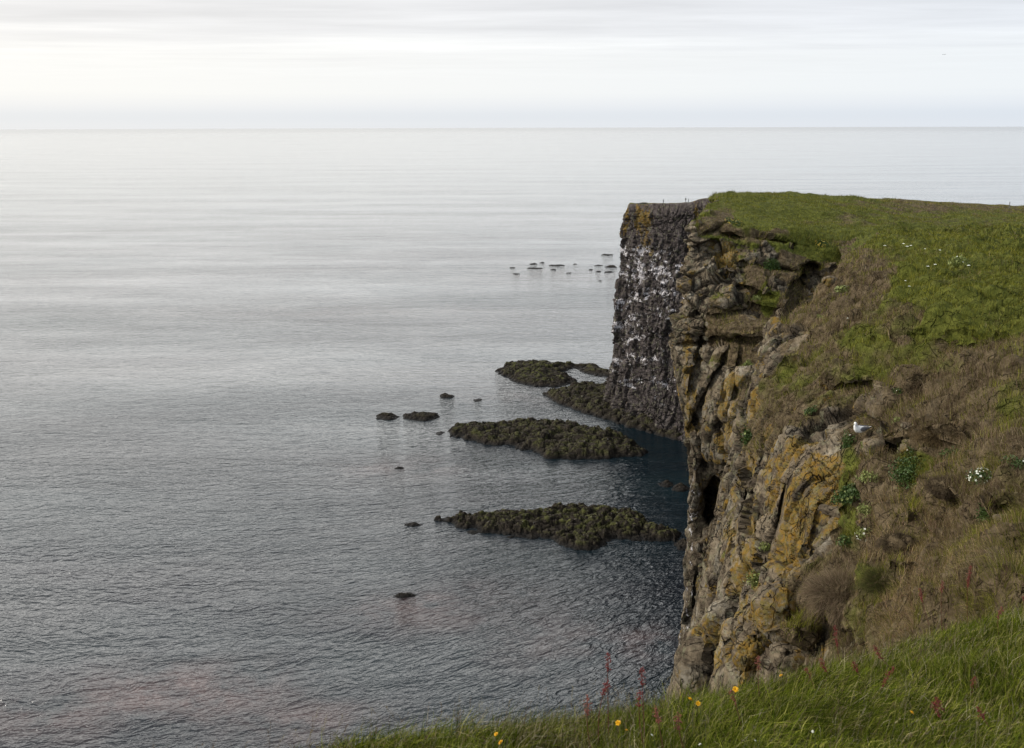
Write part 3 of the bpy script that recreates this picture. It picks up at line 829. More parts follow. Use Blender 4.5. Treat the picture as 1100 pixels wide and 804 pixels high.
def skerry(name, outline, height, label, cat, group, seed, res=.38, lump=3.0, green=1.0, rise=.16):
    pts = on_sea(np.array([p[0] for p in outline], float), np.array([p[1] for p in outline], float))[:, :2]
    cx, cy = pts.mean(0)
    lo = pts.min(0) - 3; hi = pts.max(0) + 3
    nx = min(420, max(14, int((hi[0] - lo[0]) / res))); ny = min(420, max(14, int((hi[1] - lo[1]) / res)))
    X, Y = np.meshgrid(np.linspace(lo[0], hi[0], nx), np.linspace(lo[1], hi[1], ny), indexing='ij')
    Q = np.stack([X, Y, 0 * X + seed], -1)
    ragged = 4.2 if len(outline) > 9 else min(2.2, 1.1 * lump)
    sdv = inside_dist(X, Y, pts) + ragged * fbm(Q / (lump * 2.4), 4, seed) * .8 + .22 * lump * blocks(Q, (lump, lump, 9), seed + 3)[0]
    base = np.where(sdv > 0, height * (1 - np.exp(-sdv * rise * 3 / height)), sdv * .9)
    h1, ck1, r1 = blocks(Q, (lump, lump, 9), seed + 3, .5)
    base = base * (.78 if len(outline) > 9 else 1)
    Qw = Q + 1.6 * np.stack([fbm(Q / 5, 2, seed), fbm(Q / 5 + 5, 2, seed), 0 * X], -1)

    def domes(sc, sd_):
        a1, a2, ar, _ = worley(Qw / np.array([sc * 1.5, sc, 9e9]), sd_)
        return np.sqrt(np.clip(1 - a1 ** 2 * 1.3, 0, 1)) * (.35 + ar[..., 0]) - .35 * sstep(.16, 0, a2 - a1)
    dome = domes(lump * 1.25, seed + 8); dm2 = domes(lump * .5, seed + 9)
    act = sstep(-.8, 2.6, sdv)
    Z = base * (.75 + .7 * fbm(Q / 11, 2, seed + 6)) + act * (h1 * height * .18 + dome * height * .58 + dm2 * height * .12 + fbm(Q / 1.1, 3, seed + 4) * .22)
    ck1 = np.clip(ck1 + sstep(.25, -.2, dm2) + sstep(.2, -.2, dome), 0, 1)
    Z = np.where(sdv < -.3, np.minimum(Z, -.4), Z)
    Z = np.maximum(Z, -1.5)
    V = np.stack([X - cx, Y - cy, Z], -1)
    o = raw_mesh(name, V.reshape(-1, 3), grid_faces(nx, ny, True), [M_SK], {'crack': (ck1 * act).ravel(), 'green': np.full(nx * ny, green)})
    if o.data.polygons[0].normal.z < 0: o.data.flip_normals()
    o.location = (cx, cy, 0)
    tag(o, label, cat, group)
    return o


def ell(u, v, w_, h_, n_=9, seed=0):
    r = random.Random(seed * 13 + int(u) * 7 + int(v))
    out_ = []
    for i in range(n_):
        a = 2 * math.pi * i / n_
        k_ = r.uniform(.8, 1.12)
        out_.append((u + math.cos(a) * w_ / 2 * k_, v + math.sin(a) * h_ / 2 * k_))
    return out_


GI = 'rock islets off the headland'
skerry('rock_islet', [(533, 399), (545, 391), (570, 389), (600, 391), (622, 393), (612, 397), (600, 401), (612, 406), (618, 411), (600, 416), (580, 416), (560, 412), (545, 407)],
       2.6, 'dark knobbly rock islet farthest from the viewer with a pool at its right', 'islet', GI, 3)
skerry('rock_islet', [(608, 393), (635, 392), (655, 398), (662, 405), (640, 404), (625, 400)], 1.6, 'low dark reef arm between the farthest islet and the headland', 'islet', GI, 4)
skerry('rock_shelf', [(583, 424), (598, 420), (612, 416), (625, 413), (640, 414), (655, 410), (690, 430), (745, 466), (745, 474), (725, 473), (700, 466), (660, 454), (640, 447), (615, 441), (600, 434)],
       3.4, 'dark rock shelf running out from the foot of the headland', 'rock shelf', None, 5, green=.5)
skerry('rock_islet', [(480, 464), (490, 459), (510, 456), (560, 455), (600, 454), (630, 460), (655, 466), (680, 474), (698, 484), (695, 492), (660, 493), (620, 493), (590, 492), (570, 485), (550, 480), (520, 478), (500, 472), (484, 469)],
       3.4, 'long dark islet pointing left, just nearer than the headland foot', 'islet', GI, 6, green=.7)
skerry('rock_islet', [(471, 558), (490, 555), (520, 553), (545, 551), (570, 549), (600, 545), (625, 543), (650, 547), (680, 555), (705, 565), (729, 574), (728, 581), (690, 580), (660, 582), (640, 588), (620, 591), (600, 584), (585, 579), (565, 578), (540, 574), (520, 571), (500, 567), (485, 562)],
       2.8, 'long islet with olive green weed, nearest of the big ones', 'islet', GI, 7, res=.28, lump=2.3)
small = [(416, 448, 22, 8, 1.4, 'small dark oval rock just left of a wider rock in open water'),
         (453, 448, 42, 11, 1.9, 'wide flat dark rock right beside a small oval rock in open water'),
         (480, 426, 17, 5, 1.3, 'small dark rock alone between the farthest islet and the wide flat rock'),
         (513, 430, 10, 3, .7, 'tiny dark rock left of the headland rock shelf'),
         (429, 503, 12, 3, 1.2, 'tiny dark pointed rock alone in open water below the wide flat rock'),
         (445, 564, 20, 5, 1.0, 'low brown rock off the left tip of the weedy green islet'),
         (434, 640, 27, 5, 1.1, 'low brown rock nearest the viewer, alone in open water'),
         (473, 466, 9, 4, .8, 'little rock touching the left tip of the long dark islet'),
         (716, 521, 15, 7, 1.5, 'smaller left one of two rounded brown rocks in the dark cove'),
         (731, 525, 21, 10, 2.0, 'larger right one of two rounded brown rocks in the dark cove'),
         (734, 586, 24, 12, 2.2, 'rounded rock at the cliff foot right of the weedy green islet'),
         (745, 508, 12, 12, 2.2, 'dark rock pressed against the cliff in the cove'),
         (508, 572, 11, 4, .9, 'tiny dark rock in front of the weedy islet, left of its twin'),
         (548, 577, 12, 4, 1.0, 'tiny dark rock in front of the middle of the weedy islet')]
for i, (u, v, w_, h_, hh, lb) in enumerate(small):
    skerry('sea_rock', ell(u, v, w_, h_, 9, i), hh * .72, lb, 'rock', 'small rocks standing in the sea', 40 + i, res=.25, lump=1.5, green=.6)
far = [(652, 274, 15, 1.6, 'far dark rock, highest beside the headland edge'), (573, 284, 9, 1.2, 'far flat rock of the middle reef, upper left'),
       (583, 282.6, 6, 1.0, 'far small rock of the middle reef, uppermost'), (598, 285.5, 19, 1.6, 'far longest dark rock of the middle reef'),
       (575, 288.6, 20, 1.0, 'far long thin ledge below the middle reef'), (595, 290, 7, .9, 'far small rock under the longest reef rock'),
       (551, 288, 6, .7, 'far faint rock at the left end of the reef'), (555, 294.5, 8, .7, 'far faint ledge left below the reef'),
       (643, 285.5, 10, 1.1, 'far thin rock left of the headland edge'), (657, 287, 14, 2.0, 'far blocky rock touching the headland edge'),
       (635, 290, 6, 1.0, 'far small rock leftmost in the cluster by the headland'), (642, 292, 7, .9, 'far small rock low in the cluster by the headland'),
       (654, 292.5, 10, 1.0, 'far low rock right of the cluster by the headland'), (645, 302, 4, .7, 'far tiny rock alone below the cluster by the headland'),
       (618, 284, 6, .4, 'far faint rock between the reef and the cluster'), (611, 293.5, 6, .5, 'far faint rock lower right of the reef')]
for i, (u, v, w_, hh, lb) in enumerate(far):
    skerry('sea_rock', ell(u, v, w_, 1.4, 9, i), hh * .5, lb, 'rock', 'far reef rocks beyond the headland', 80 + i, res=.6, lump=2.4, green=.2)


# ------------------------------------------------------------------ grass
def blades(name, pts, nrm, hgt, wid, tint, lean, label, seg=2, kind='stuff', parent=None, cat=None):
    """one mesh of single blades; pts (N,3), hgt, wid (N,), lean (N,3) is the tip offset / height"""
    n_ = len(pts)
    a = RNG.uniform(0, 2 * math.pi, n_)
    side = np.stack([np.cos(a), np.sin(a), np.zeros(n_)], 1) * (wid / 2)[:, None]
    up = lean * hgt[:, None]
    droop = np.zeros((n_, 3)); droop[:, 2] = -(np.linalg.norm(lean[:, :2], axis=1) ** 2) * hgt * .35
    if seg == 1:
        V = np.stack([pts - side, pts + side, pts + up], 1)
        Fc = (np.arange(n_) * 3)[:, None] + np.array([[0, 1, 2]])
        Fs = [Fc]; k_ = 3
    else:
        half = lean.copy(); half[:, :2] *= .35; half[:, 2] *= .55
        mid = pts + half * hgt[:, None]
        V = np.stack([pts - side, pts + side, mid - side * .75, mid + side * .75, pts + up + droop], 1)
        b0 = (np.arange(n_) * 5)[:, None]
        Fs = [b0 + np.array([[0, 1, 3, 2]]), b0 + np.array([[2, 3, 4]])]; k_ = 5
    T = np.repeat(tint[:, None, :], k_, 1)
    o = raw_mesh(name, V.reshape(-1, 3), Fs, [M_BL], {'tint': T.reshape(-1, 3)}, smooth=False, parent=parent)
    if label: tag(o, label, cat, kind=kind)
    return o


def scatter(P, N, wgt, n_):
    """random points on a grid surface, weighted per cell"""
    wc = (wgt[:-1, :-1] + wgt[1:, 1:]) / 2
    c = np.cumsum(wc.ravel()); c /= c[-1]
    idx = np.searchsorted(c, RNG.random(n_))
    i, j = np.unravel_index(np.clip(idx, 0, wc.size - 1), wc.shape)
    a = RNG.random(n_)[:, None]; b = RNG.random(n_)[:, None]
    p = P[i, j] * (1 - a) * (1 - b) + P[i + 1, j] * a * (1 - b) + P[i, j + 1] * (1 - a) * b + P[i + 1, j + 1] * a * b
    return p, N[i, j], i, j


def cell_area(P):
    a = P[1:, :-1] - P[:-1, :-1]; b = P[:-1, 1:] - P[:-1, :-1]
    ar = np.linalg.norm(np.cross(a, b), axis=-1)
    return np.pad(ar, ((0, 1), (0, 1)), mode='edge')


def pick_tint(p, green, seed, n_, greens, browns):
    nz = fbm(p * .8, 3, seed); nz2 = fbm(p * 3.0, 2, seed + 1)
    gsel = (green + .70 * nz + .15 * nz2 + RNG.normal(0, .20, n_)) > .34
    greens = np.array(greens); browns = np.array(browns)
    t = np.where(gsel[:, None], greens[RNG.integers(0, len(greens), n_)], browns[RNG.integers(0, len(browns), n_)])
    big = fbm(p * .33 + 3, 2, seed + 7); str_ = sstep(.05, .45, big)[:, None]
    t = np.where(gsel[:, None], t, t * (1 + .5 * big[:, None]) * (1 + str_ * np.array([.25, .22, .1])))
    return t * RNG.uniform(.5, 1.6, n_)[:, None] * (1 + .45 * nz2 + .35 * nz)[:, None]


GREENS = [(.072, .078, .009), (.105, .105, .012), (.145, .138, .020), (.078, .080, .014), (.185, .165, .040), (.038, .043, .007)]
BROWNS = [(.095, .066, .034), (.150, .108, .060), (.040, .026, .015), (.24, .185, .115), (.085, .052, .034), (.120, .098, .040), (.19, .125, .085), (.16, .13, .06)]

uA, vA = proj(PA)
visA = (uA > 690) & (uA < 1200) & (vA > 190) & (vA < 830) & (PA[..., 1] < 78) & (PA[..., 2] > 95)
flA = (np.arange(PA.shape[1]) >= 80)[None, :]
wA = cell_area(PA) * visA * flA * (1 - sstep(.35, .75, mkA['rock'] + .25 * fbm(PA * 2.5, 2, 5)))
wA = wA / (PA[..., 1] ** 1.55)
p, n_, i, j = scatter(PA, NA, wA, 210000)
n_ = np.where(n_[:, 2:3] < 0, -n_, n_)
N_ = len(p)
gr = mkA['green'][i, j]
tf = fbm(p * 1.1, 3, 12)
tf2 = fbm(p * 3.3, 2, 14)
hg = (.15 + .10 * RNG.random(N_)) * (1 + .5 * tf + .5 * tf2) * (1 - .35 * sstep(.6, .95, gr))
hg = np.clip(hg, .05, .40)
wd = .0042 * (PA[i, j][:, 1] / 12) ** .75
ln = np.stack([.45 * fbm(p * .9, 2, 21) * 2, .45 * fbm(p * .9 + 9, 2, 22) * 2, np.full(N_, .75)], 1) + RNG.normal(0, .3, (N_, 3)) * [1, 1, .2] + n_ * .45
ln[:, 2] = np.abs(ln[:, 2])
blades('grass', p - n_ * .02, n_, hg, wd, pick_tint(p, gr, 33, N_, GREENS, BROWNS), ln,
       'brown and green tufted grass on the near hillside')

uB, vB = proj(PB)
visB = (uB > 690) & (uB < 1130) & (vB > 190) & (vB < 640) & (PB[..., 1] < 135) & (PB[..., 2] > 78)
wB = cell_area(PB) * visB * (1 - sstep(.4, .8, mkB['rock'] + .25 * fbm(PB * .8, 2, 6))) / (PB[..., 1] ** 1.4)
p, n_, i, j = scatter(PB, NB, wB, 110000)
n_ = np.where(n_[:, 2:3] < 0, -n_, n_)
N_ = len(p)
hg = np.clip((.16 + .16 * RNG.random(N_)) * (1 + .9 * fbm(p * .6, 3, 13)), .06, .5) * np.where(n_[:, 2] > .85, .6, 1.1)
wd = np.full(N_, .026)
ln = np.stack([.4 * fbm(p * .5, 2, 23), .4 * fbm(p * .5 + 9, 2, 24), np.full(N_, .8)], 1) + RNG.normal(0, .28, (N_, 3)) * [1, 1, .2] + n_ * .4
ln[:, 2] = np.abs(ln[:, 2])
blades('grass', p - n_ * .02, n_, hg, wd, pick_tint(p, mkB['green'][i, j], 34, N_, GREENS, BROWNS), ln,
       'green turf and dead grass on the middle bluff', seg=1)

# foreground sward
uF, vF = proj(PF)
ri = np.arange(PF.shape[0])[:, None] + 0 * uF
visF = (ri > 16 * 3.4) & (ri < 16 * 6.6) & (uF > 150) & (uF < 1240) & (vF < 1010) & (PF[..., 1] > 1.3)
wF = cell_area(PF) * visF / np.maximum(PF[..., 1], 1.5) ** .9
p, n_, i, j = scatter(PF, NF, wF, 120000)
N_ = len(p)
tf = fbm(p * 2.2, 3, 41)
hg = np.clip((.085 + .10 * RNG.random(N_)) * (1 + .9 * tf), .04, .28)
tall = RNG.random(N_) < .05
hg = np.where(tall, hg * 1.5, hg)
wd = np.where(tall, .0018, RNG.uniform(.0018, .0062, N_))
ln = np.stack([.25 + .5 * fbm(p * 1.5, 2, 42), -.15 + .5 * fbm(p * 1.5 + 5, 2, 43), np.full(N_, .85)], 1) + RNG.normal(0, .40, (N_, 3)) * [1, 1, .2]
ln[:, 2] = np.abs(ln[:, 2])
FG = [(.052, .072, .007), (.082, .100, .009), (.135, .145, .020), (.020, .030, .004), (.19, .18, .050), (.062, .080, .009)]
FB = [(.20, .17, .10), (.14, .12, .06), (.10, .07, .04), (.26, .23, .16)]
gfield = np.where(tall, .15, .86)
blades('grass', p, n_, hg, wd, pick_tint(p, gfield, 44, N_, FG, FB), ln, 'lush green foreground grass at the cliff edge')


# feathery seed stalks above the sward, thickest at its rim
rim = np.exp(-((ri / 16.0 - 5.0) / .35) ** 2) + .22
p, n_, i, j = scatter(PF, NF, wF * rim, 1500)
sp = []; sl = []; sh = []; sw = []; st_ = []
for q in range(len(p)):
    H_ = RNG.uniform(.14, .30); l_ = np.array([RNG.normal(.15, .25), RNG.normal(-.1, .2), .95])
    c_ = np.array([(.17, .135, .075), (.11, .075, .045), (.22, .19, .12)][RNG.integers(3)]) * RNG.uniform(.6, 1.1)
    sp.append(p[q]); sl.append(l_); sh.append(H_); sw.append(.0016); st_.append(c_)
    for m_ in range(12):
        t = RNG.uniform(.72, 1.0)
        half = l_.copy(); bend = t ** 1.6
        b_ = p[q] + np.array([l_[0] * bend, l_[1] * bend, l_[2] * t]) * H_ - np.array([0, 0, (l_[0] ** 2 + l_[1] ** 2) * H_ * .35 * t])
        sp.append(b_); sl.append(np.array([l_[0], l_[1], .6]) + RNG.normal(0, .5, 3)); sh.append(RNG.uniform(.008, .022)); sw.append(.0022); st_.append(c_ * 1.1)
blades('grass', np.array(sp), None, np.array(sh), np.array(sw), np.array(st_), np.array(sl), 'pale feathery seed stalks rising from the foreground grass')


# ------------------------------------------------------------------ tussock and boulders on the near crag
def quatz(n_):
    return Vector(n_).to_track_quat('Z', 'Y')


def boulder(u, v, size, label, seed, yaw=0, name='boulder', lich=.6, sink=.25):
    p, n_ = hit(u, v)
    if p is None: return None
    nu, nv = 90, 60
    th = np.linspace(0, 2 * math.pi, nu, endpoint=False); ph = np.linspace(.02, math.pi - .02, nv)
    PH_, TH_ = np.meshgrid(ph, th, indexing='ij')
    D = np.stack([np.sin(PH_) * np.cos(TH_), np.sin(PH_) * np.sin(TH_), np.cos(PH_)], -1)
    k_ = 1 / (np.abs(D) ** 2.6).sum(-1) ** (1 / 2.6)
    S = D * k_[..., None] * np.array(size) / 2
    Q = S + seed * 3.1
    h1, ck, _ = blocks(Q, (.7, .7, .5), seed, .6)
    S = S + D * (h1 * .10 + fbm(Q * 1.5, 3, seed) * .13 + fbm(Q * 7, 3, seed + 1) * .035)[..., None]
    V = S.reshape(-1, 3)
    ii = np.arange(nv - 1)[:, None] * nu; jj = np.arange(nu)[None, :]; j2 = (jj + 1) % nu
    Fq = np.stack([ii + jj, ii + nu + jj, ii + nu + j2, ii + j2], -1).reshape(-1, 4)
    V = np.concatenate([V, [[0, 0, V[:nu, 2].mean()], [0, 0, V[-nu:, 2].mean()]]])
    ft = np.stack([np.full(nu, len(V) - 2), np.arange(nu), (np.arange(nu) + 1) % nu], -1)
    fb = np.stack([np.full(nu, len(V) - 1), (nv - 1) * nu + (np.arange(nu) + 1) % nu, (nv - 1) * nu + np.arange(nu)], -1)
    nv_ = len(V); ckf = np.concatenate([ck.ravel(), [0, 0]])
    o = raw_mesh(name, V, [Fq, np.concatenate([ft, fb])], [M_CLIFF],
                 {'lichen': np.full(nv_, lich), 'guano': np.zeros(nv_), 'turf': np.zeros(nv_), 'green': np.zeros(nv_), 'crack': ckf * .7})
    o.rotation_euler = (0, 0, yaw)
    d = (Vector(CP) - p).normalized()
    o.location = p + d * (min(size) * (.5 - sink))
    tag(o, label, 'boulder', 'boulders on the near crag')
    return o


boulder(836, 655, (1.15, 1.2, 1.25), 'big rounded ochre boulder above a dark hollow, low on the near crag', 3, .3)
boulder(806, 700, (.85, .8, .95), 'knobbly brown boulder just under the big rounded ochre one', 5, .9, lich=.75)
boulder(858, 706, (1.3, .9, .62), 'flat brown boulder half hidden behind the foreground grass', 8, .1, lich=.35)
boulder(757, 720, (1.7, 1.5, 1.9), 'big grey block at the lower left end of the near crag', 9, .5, lich=.2)
boulder(938, 482, (.50, .45, .55), 'grey blocky stone just right of the seabird', 11, .2, lich=.2)
boulder(975, 458, (.5, .4, .22), 'small flat pale stone sticking out of turf above right of the seabird', 12, .8, lich=.15)
boulder(893, 549, (.85, .4, .3), 'grey slab wedged in the orange lichen rock', 14, -.7, lich=0)
boulder(1080, 556, (.34, .25, .12), 'flat grey stone in the dark hollow at the right edge', 15, .2, lich=0)
boulder(893, 303, (.7, .6, .45), 'small brown stone at the rim of the dark gully', 16, .2, lich=.4)


def tussock(u, v, rad, n_bl, hgt, tints, label, seed, name='grass_tussock', flat=.7, cat='tussock'):
    """a rounded tuft: core mound with a fur of blades as its child"""
    p, n_ = hit(u, v)
    if p is None: return
    d = RNG.normal(0, 1, (n_bl, 3)); d /= np.linalg.norm(d, axis=1, keepdims=True)
    d[:, 2] = np.abs(d[:, 2]) * 1.0 - .25
    rr = rad * (1 + .5 * fbm(d * 2.2 + seed, 2, seed))
    pts = d * rr[:, None] * np.array([1, 1, flat]) * .74
    nu, nv = 28, 14
    th = np.linspace(0, 2 * math.pi, nu, endpoint=False); ph = np.linspace(.05, math.pi - .05, nv)
    PH_, TH_ = np.meshgrid(ph, th, indexing='ij')
    D = np.stack([np.sin(PH_) * np.cos(TH_), np.sin(PH_) * np.sin(TH_), np.cos(PH_)], -1)
    S = D * (rad * .66 * (1 + .5 * fbm(D * 2.2 + seed, 2, seed)))[..., None] * np.array([1, 1, flat])
    ii = np.arange(nv - 1)[:, None] * nu; jj = np.arange(nu)[None, :]; j2 = (jj + 1) % nu
    Fq = np.stack([ii + jj, ii + nu + jj, ii + nu + j2, ii + j2], -1).reshape(-1, 4)
    nn = nu * nv
    root = raw_mesh(name, S.reshape(-1, 3), Fq, [M_CLIFF], {'lichen': np.zeros(nn), 'guano': np.zeros(nn), 'turf': np.ones(nn), 'green': np.zeros(nn), 'crack': np.zeros(nn)})
    root.location = p - Vector(n_) * rad * .1
    tag(root, label, cat)
    T = np.array(tints)[RNG.integers(0, len(tints), n_bl)] * RNG.uniform(.6, 1.4, n_bl)[:, None]
    ln = d * .9 + RNG.normal(0, .35, (n_bl, 3)); ln[:, 2] -= .15
    blades('foliage', pts, None, hgt * RNG.uniform(.5, 1.2, n_bl), np.full(n_bl, max(.006, rad * .009)), T, ln, None, seg=1, parent=root)


tussock(905, 640, .78, 16000, .30, [(.15, .11, .070), (.20, .14, .095), (.085, .058, .036), (.26, .20, .13), (.12, .10, .05)], 'big rounded pale brown tussock overhanging the dark hollow', 3)
tussock(948, 628, .42, 6000, .28, [(.06, .07, .02), (.09, .075, .03), (.05, .05, .018)], 'olive green tussock just right of the big brown one', 5)
tussock(968, 585, .42, 5000, .16, [(.075, .058, .036), (.10, .075, .048), (.05, .036, .022)], 'dense brown mound of dead thrift below the bright green cushion', 6)
tussock(1000, 470, .40, 4000, .18, [(.16, .115, .06), (.12, .085, .045), (.08, .055, .03)], 'shaggy golden brown tuft right of the flat stones', 7, flat=.5)
tussock(1015, 525, .34, 4000, .14, [(.075, .055, .034), (.055, .04, .025), (.10, .075, .05)], 'round brown mound left of the white flower cluster', 8)

# ------------------------------------------------------------------ leafy plants with white / yellow-green flowers
M_LEAF = flat_mat('plant_leaf', (.038, .066, .012), .55, .35, 40)
M_LEAF2 = flat_mat('yellow_green_leaf', (.16, .18, .05), .6, .35, 40)
M_WHITE = flat_mat('white_petal', (.70, .70, .60), .6, .1, 50)
M_YELLOW = flat_mat('yellow_petal', (.72, .40, .015), .5, .12, 80)
M_OCHRE = flat_mat('yellow_flower_haze', (.30, .22, .03), .6, .2, 80)


def leaf_cloud(n_, rad, size, flat, seed, shape=1.0):
    r = np.random.default_rng(seed)
    d = r.normal(0, 1, (n_, 3)); d /= np.linalg.norm(d, axis=1, keepdims=True)
    d[:, 2] = np.abs(d[:, 2])
    c = d * (rad * r.uniform(.35, 1.1, n_) * (1 + .55 * fbm(d * 1.7 + seed, 2, seed)))[:, None] * np.array([1, shape, flat])
    a = r.normal(0, 1, (n_, 3)) + d * .3; a /= np.linalg.norm(a, axis=1, keepdims=True)
    b = np.cross(a, r.normal(0, 1, (n_, 3))); b /= np.linalg.norm(b, axis=1, keepdims=True)
    s = (size * r.uniform(.6, 1.3, n_))[:, None]
    V = np.stack([c - a * s, c - b * s * .55, c + a * s, c + b * s * .55], 1).reshape(-1, 3)
    return V, (np.arange(n_) * 4)[:, None] + np.array([[0, 1, 2, 3]])


def plant(u, v, rad, label, leaf_n=350, leaf=M_LEAF, flowers=0, fmat=None, fsize=.02, leafsize=.035, seed=1, flat=.6, shape=1.0, group=None, name='cliff_plant'):
    p, n_ = hit(u, v)
    if p is None: return
    V, Fq = leaf_cloud(leaf_n, rad, leafsize, flat, seed)
    root = raw_mesh(name, V * np.array([1, 1, shape]), Fq, [leaf], smooth=False)
    root.location = p
    nn = (Vector(n_) + Vector((0, 0, .6))).normalized()
    root.rotation_euler = nn.to_track_quat('Z', 'Y').to_euler()
    tag(root, label, 'plant', group)
    if flowers:
        r = np.random.default_rng(seed + 50)
        for q in range(flowers):
            d = Vector(r.normal(0, 1, 3)); d.z = abs(d.z); d.normalize()
            vs = [(0, 0, 0)]; fs = []
            for t in range(6):
                a0 = t * math.pi / 3
                vs += [(math.cos(a0 - .4) * .7, math.sin(a0 - .4) * .7, .12), (math.cos(a0) * 1.1, math.sin(a0) * 1.1, .2), (math.cos(a0 + .4) * .7, math.sin(a0 + .4) * .7, .12)]
                fs.append([0, 1 + 3 * t, 2 + 3 * t, 3 + 3 * t])
            o = raw_mesh('flower', np.array(vs) * fsize * r.uniform(.7, 1.3), np.array(fs), [fmat], smooth=False, parent=root)
            o.location = Vector((d.x * rad * 1.02, d.y * rad * 1.02, d.z * rad * flat * shape * 1.05 + .02))
            o.rotation_euler = d.to_track_quat('Z', 'Y').to_euler()
    return root


PG = 'leafy plants growing on the cliff'
plant(1052, 513, .20, 'dense cluster of white flowers on the brown slope near the right edge', 350, M_LEAF, 46, M_WHITE, .016, .02, 1, group=PG)
plant(1024, 489, .26, 'dark green cushion with two white flowers above the dense white cluster', 600, M_LEAF, 3, M_WHITE, .016, .022, 2, group=PG)
plant(1094, 500, .22, 'dark green plant with scattered white flowers at the right edge', 500, M_LEAF, 12, M_WHITE, .014, .02, 3, group=PG)
plant(976, 509, .36, 'bright green leafy cushion without flowers in the middle of the brown slope', 1500, M_LEAF, 0, None, .02, .028, 4, group=PG)
plant(1060, 553, .20, 'soft green plant hanging beside the dark hollow near the right edge', 500, M_LEAF, 2, M_WHITE, .012, .02, 5, group=PG)
plant(912, 478, .30, 'dark green leafy plant just below the seabird', 900, M_LEAF, 5, M_WHITE, .02, .03, 6, group=PG)
plant(932, 478, .16, 'small yellow green plant right below the seabird tail', 300, M_LEAF2, 4, M_WHITE, .016, .022, 7, group=PG)
plant(913, 535, .34, 'tall strip of yellow green leaves beside the orange lichen rock', 1200, M_LEAF, 16, M_LEAF2, .03, .03, 8, shape=1.2, group=PG)
plant(932, 515, .22, 'yellow green plant above a pale narrow stone', 500, M_LEAF2, 8, M_LEAF2, .025, .026, 9, group=PG)
plant(931, 548, .20, 'yellow green plant hanging beside a pale narrow stone', 450, M_LEAF2, 6, M_LEAF2, .025, .024, 10, group=PG)
plant(928, 572, .20, 'plant with pale cream flowers at the foot of the narrow stone', 350, M_LEAF2, 12, M_WHITE, .022, .024, 11, group=PG)
plant(908, 582, .18, 'small green plant in the shade low beside the orange lichen rock', 350, M_LEAF, 8, M_LEAF2, .022, .024, 12, group=PG)
plant(811, 625, .26, 'upright yellow green plant in a crack above the big rounded boulder', 420, M_LEAF2, 14, M_LEAF2, .03, .03, 13, shape=1.8, group=PG)
plant(821, 590, .14, 'thin green plant high in the crack above the boulder', 200, M_LEAF2, 4, M_LEAF2, .024, .024, 14, shape=2, group=PG)
plant(871, 443, .20, 'yellow flowered plant left above the seabird ledge', 400, M_LEAF, 14, M_LEAF2, .028, .026, 15, group=PG)
plant(905, 314, .32, 'pale yellow green flowering cushion on the brown ridge', 450, M_LEAF2, 34, M_LEAF2, .05, .04, 16, group=PG)
plant(883, 341, .18, 'small yellow green plant lower on the brown ridge', 250, M_LEAF2, 8, M_LEAF2, .035, .03, 17, group=PG)
plant(803, 393, .42, 'bright green leafy plant at the top of the tall smooth slabs', 700, M_LEAF2, 10, M_LEAF2, .06, .06, 18, group=PG)
plant(812, 322, .45, 'pale green plant among the layered rocks of the middle bluff', 500, M_LEAF2, 10, M_LEAF2, .06, .07, 19, group=PG)
plant(829, 285, .60, 'dark green leafy patch between rock layers under the turf', 900, M_LEAF, 0, None, .05, .07, 20, group=PG)
plant(965, 422, .18, 'small white flowered plant above the flat stones', 300, M_LEAF, 7, M_WHITE, .016, .02, 21, group=PG)
plant(964, 453, .16, 'small yellow green plant beside the flat stones', 260, M_LEAF2, 5, M_LEAF2, .02, .022, 22, group=PG)
plant(979, 486, .14, 'little green plant with one white flower above the bright cushion', 200, M_LEAF, 3, M_WHITE, .016, .02, 23, group=PG)
plant(806, 470, .30, 'green plant in the groove between tall slabs', 400, M_LEAF, 6, M_LEAF2, .04, .04, 24, shape=1.5, group=PG)
plant(883, 262, .55, 'yellow flowering patch at the rim of the middle bluff turf', 300, M_LEAF, 60, M_OCHRE, .05, .06, 25, group=PG, flat=.35)
plant(788, 239, .7, 'yellow flowering patch on the left end of the turf top', 300, M_LEAF, 50, M_OCHRE, .05, .06, 26, group=PG, flat=.25)
plant(1030, 285, .34, 'tall yellow green umbellifer clump on the plateau', 420, M_LEAF2, 8, M_WHITE, .03, .05, 27, shape=1.6, group=PG)

# ------------------------------------------------------------------ stems with flower heads
M_STEM = flat_mat('green_stem', (.07, .09, .03), .6, .2, 60)
M_STEMR = flat_mat('red_brown_stem', (.10, .035, .022), .6, .25, 60)
M_SEED = flat_mat('red_sorrel_seed', (.125, .017, .013), .6, .45, 120)
M_SEED2 = flat_mat('rusty_sorrel_seed', (.16, .045, .028), .6, .45, 120)


def tube_arrays(pts, r0, r1, k_=5):
    pts = [Vector(p) for p in pts]
    V = []; Fq = []
    for i, p in enumerate(pts):
        t = (pts[min(i + 1, len(pts) - 1)] - pts[max(i - 1, 0)]).normalized()
        a = t.orthogonal().normalized(); b = t.cross(a)
        r = r0 + (r1 - r0) * i / (len(pts) - 1)
        for q in range(k_):
            an = 2 * math.pi * q / k_
            V.append(p + a * math.cos(an) * r + b * math.sin(an) * r)
    for i in range(len(pts) - 1):
        for q in range(k_):
            Fq.append([i * k_ + q, i * k_ + (q + 1) % k_, (i + 1) * k_ + (q + 1) % k_, (i + 1) * k_ + q])
    return np.array([tuple(v) for v in V]), np.array(Fq)


def fore_point(u, v, Y=None):
    """a point over the foreground turf under photo pixel (u, v)"""
    p, _ = hit(u, v)
    return p


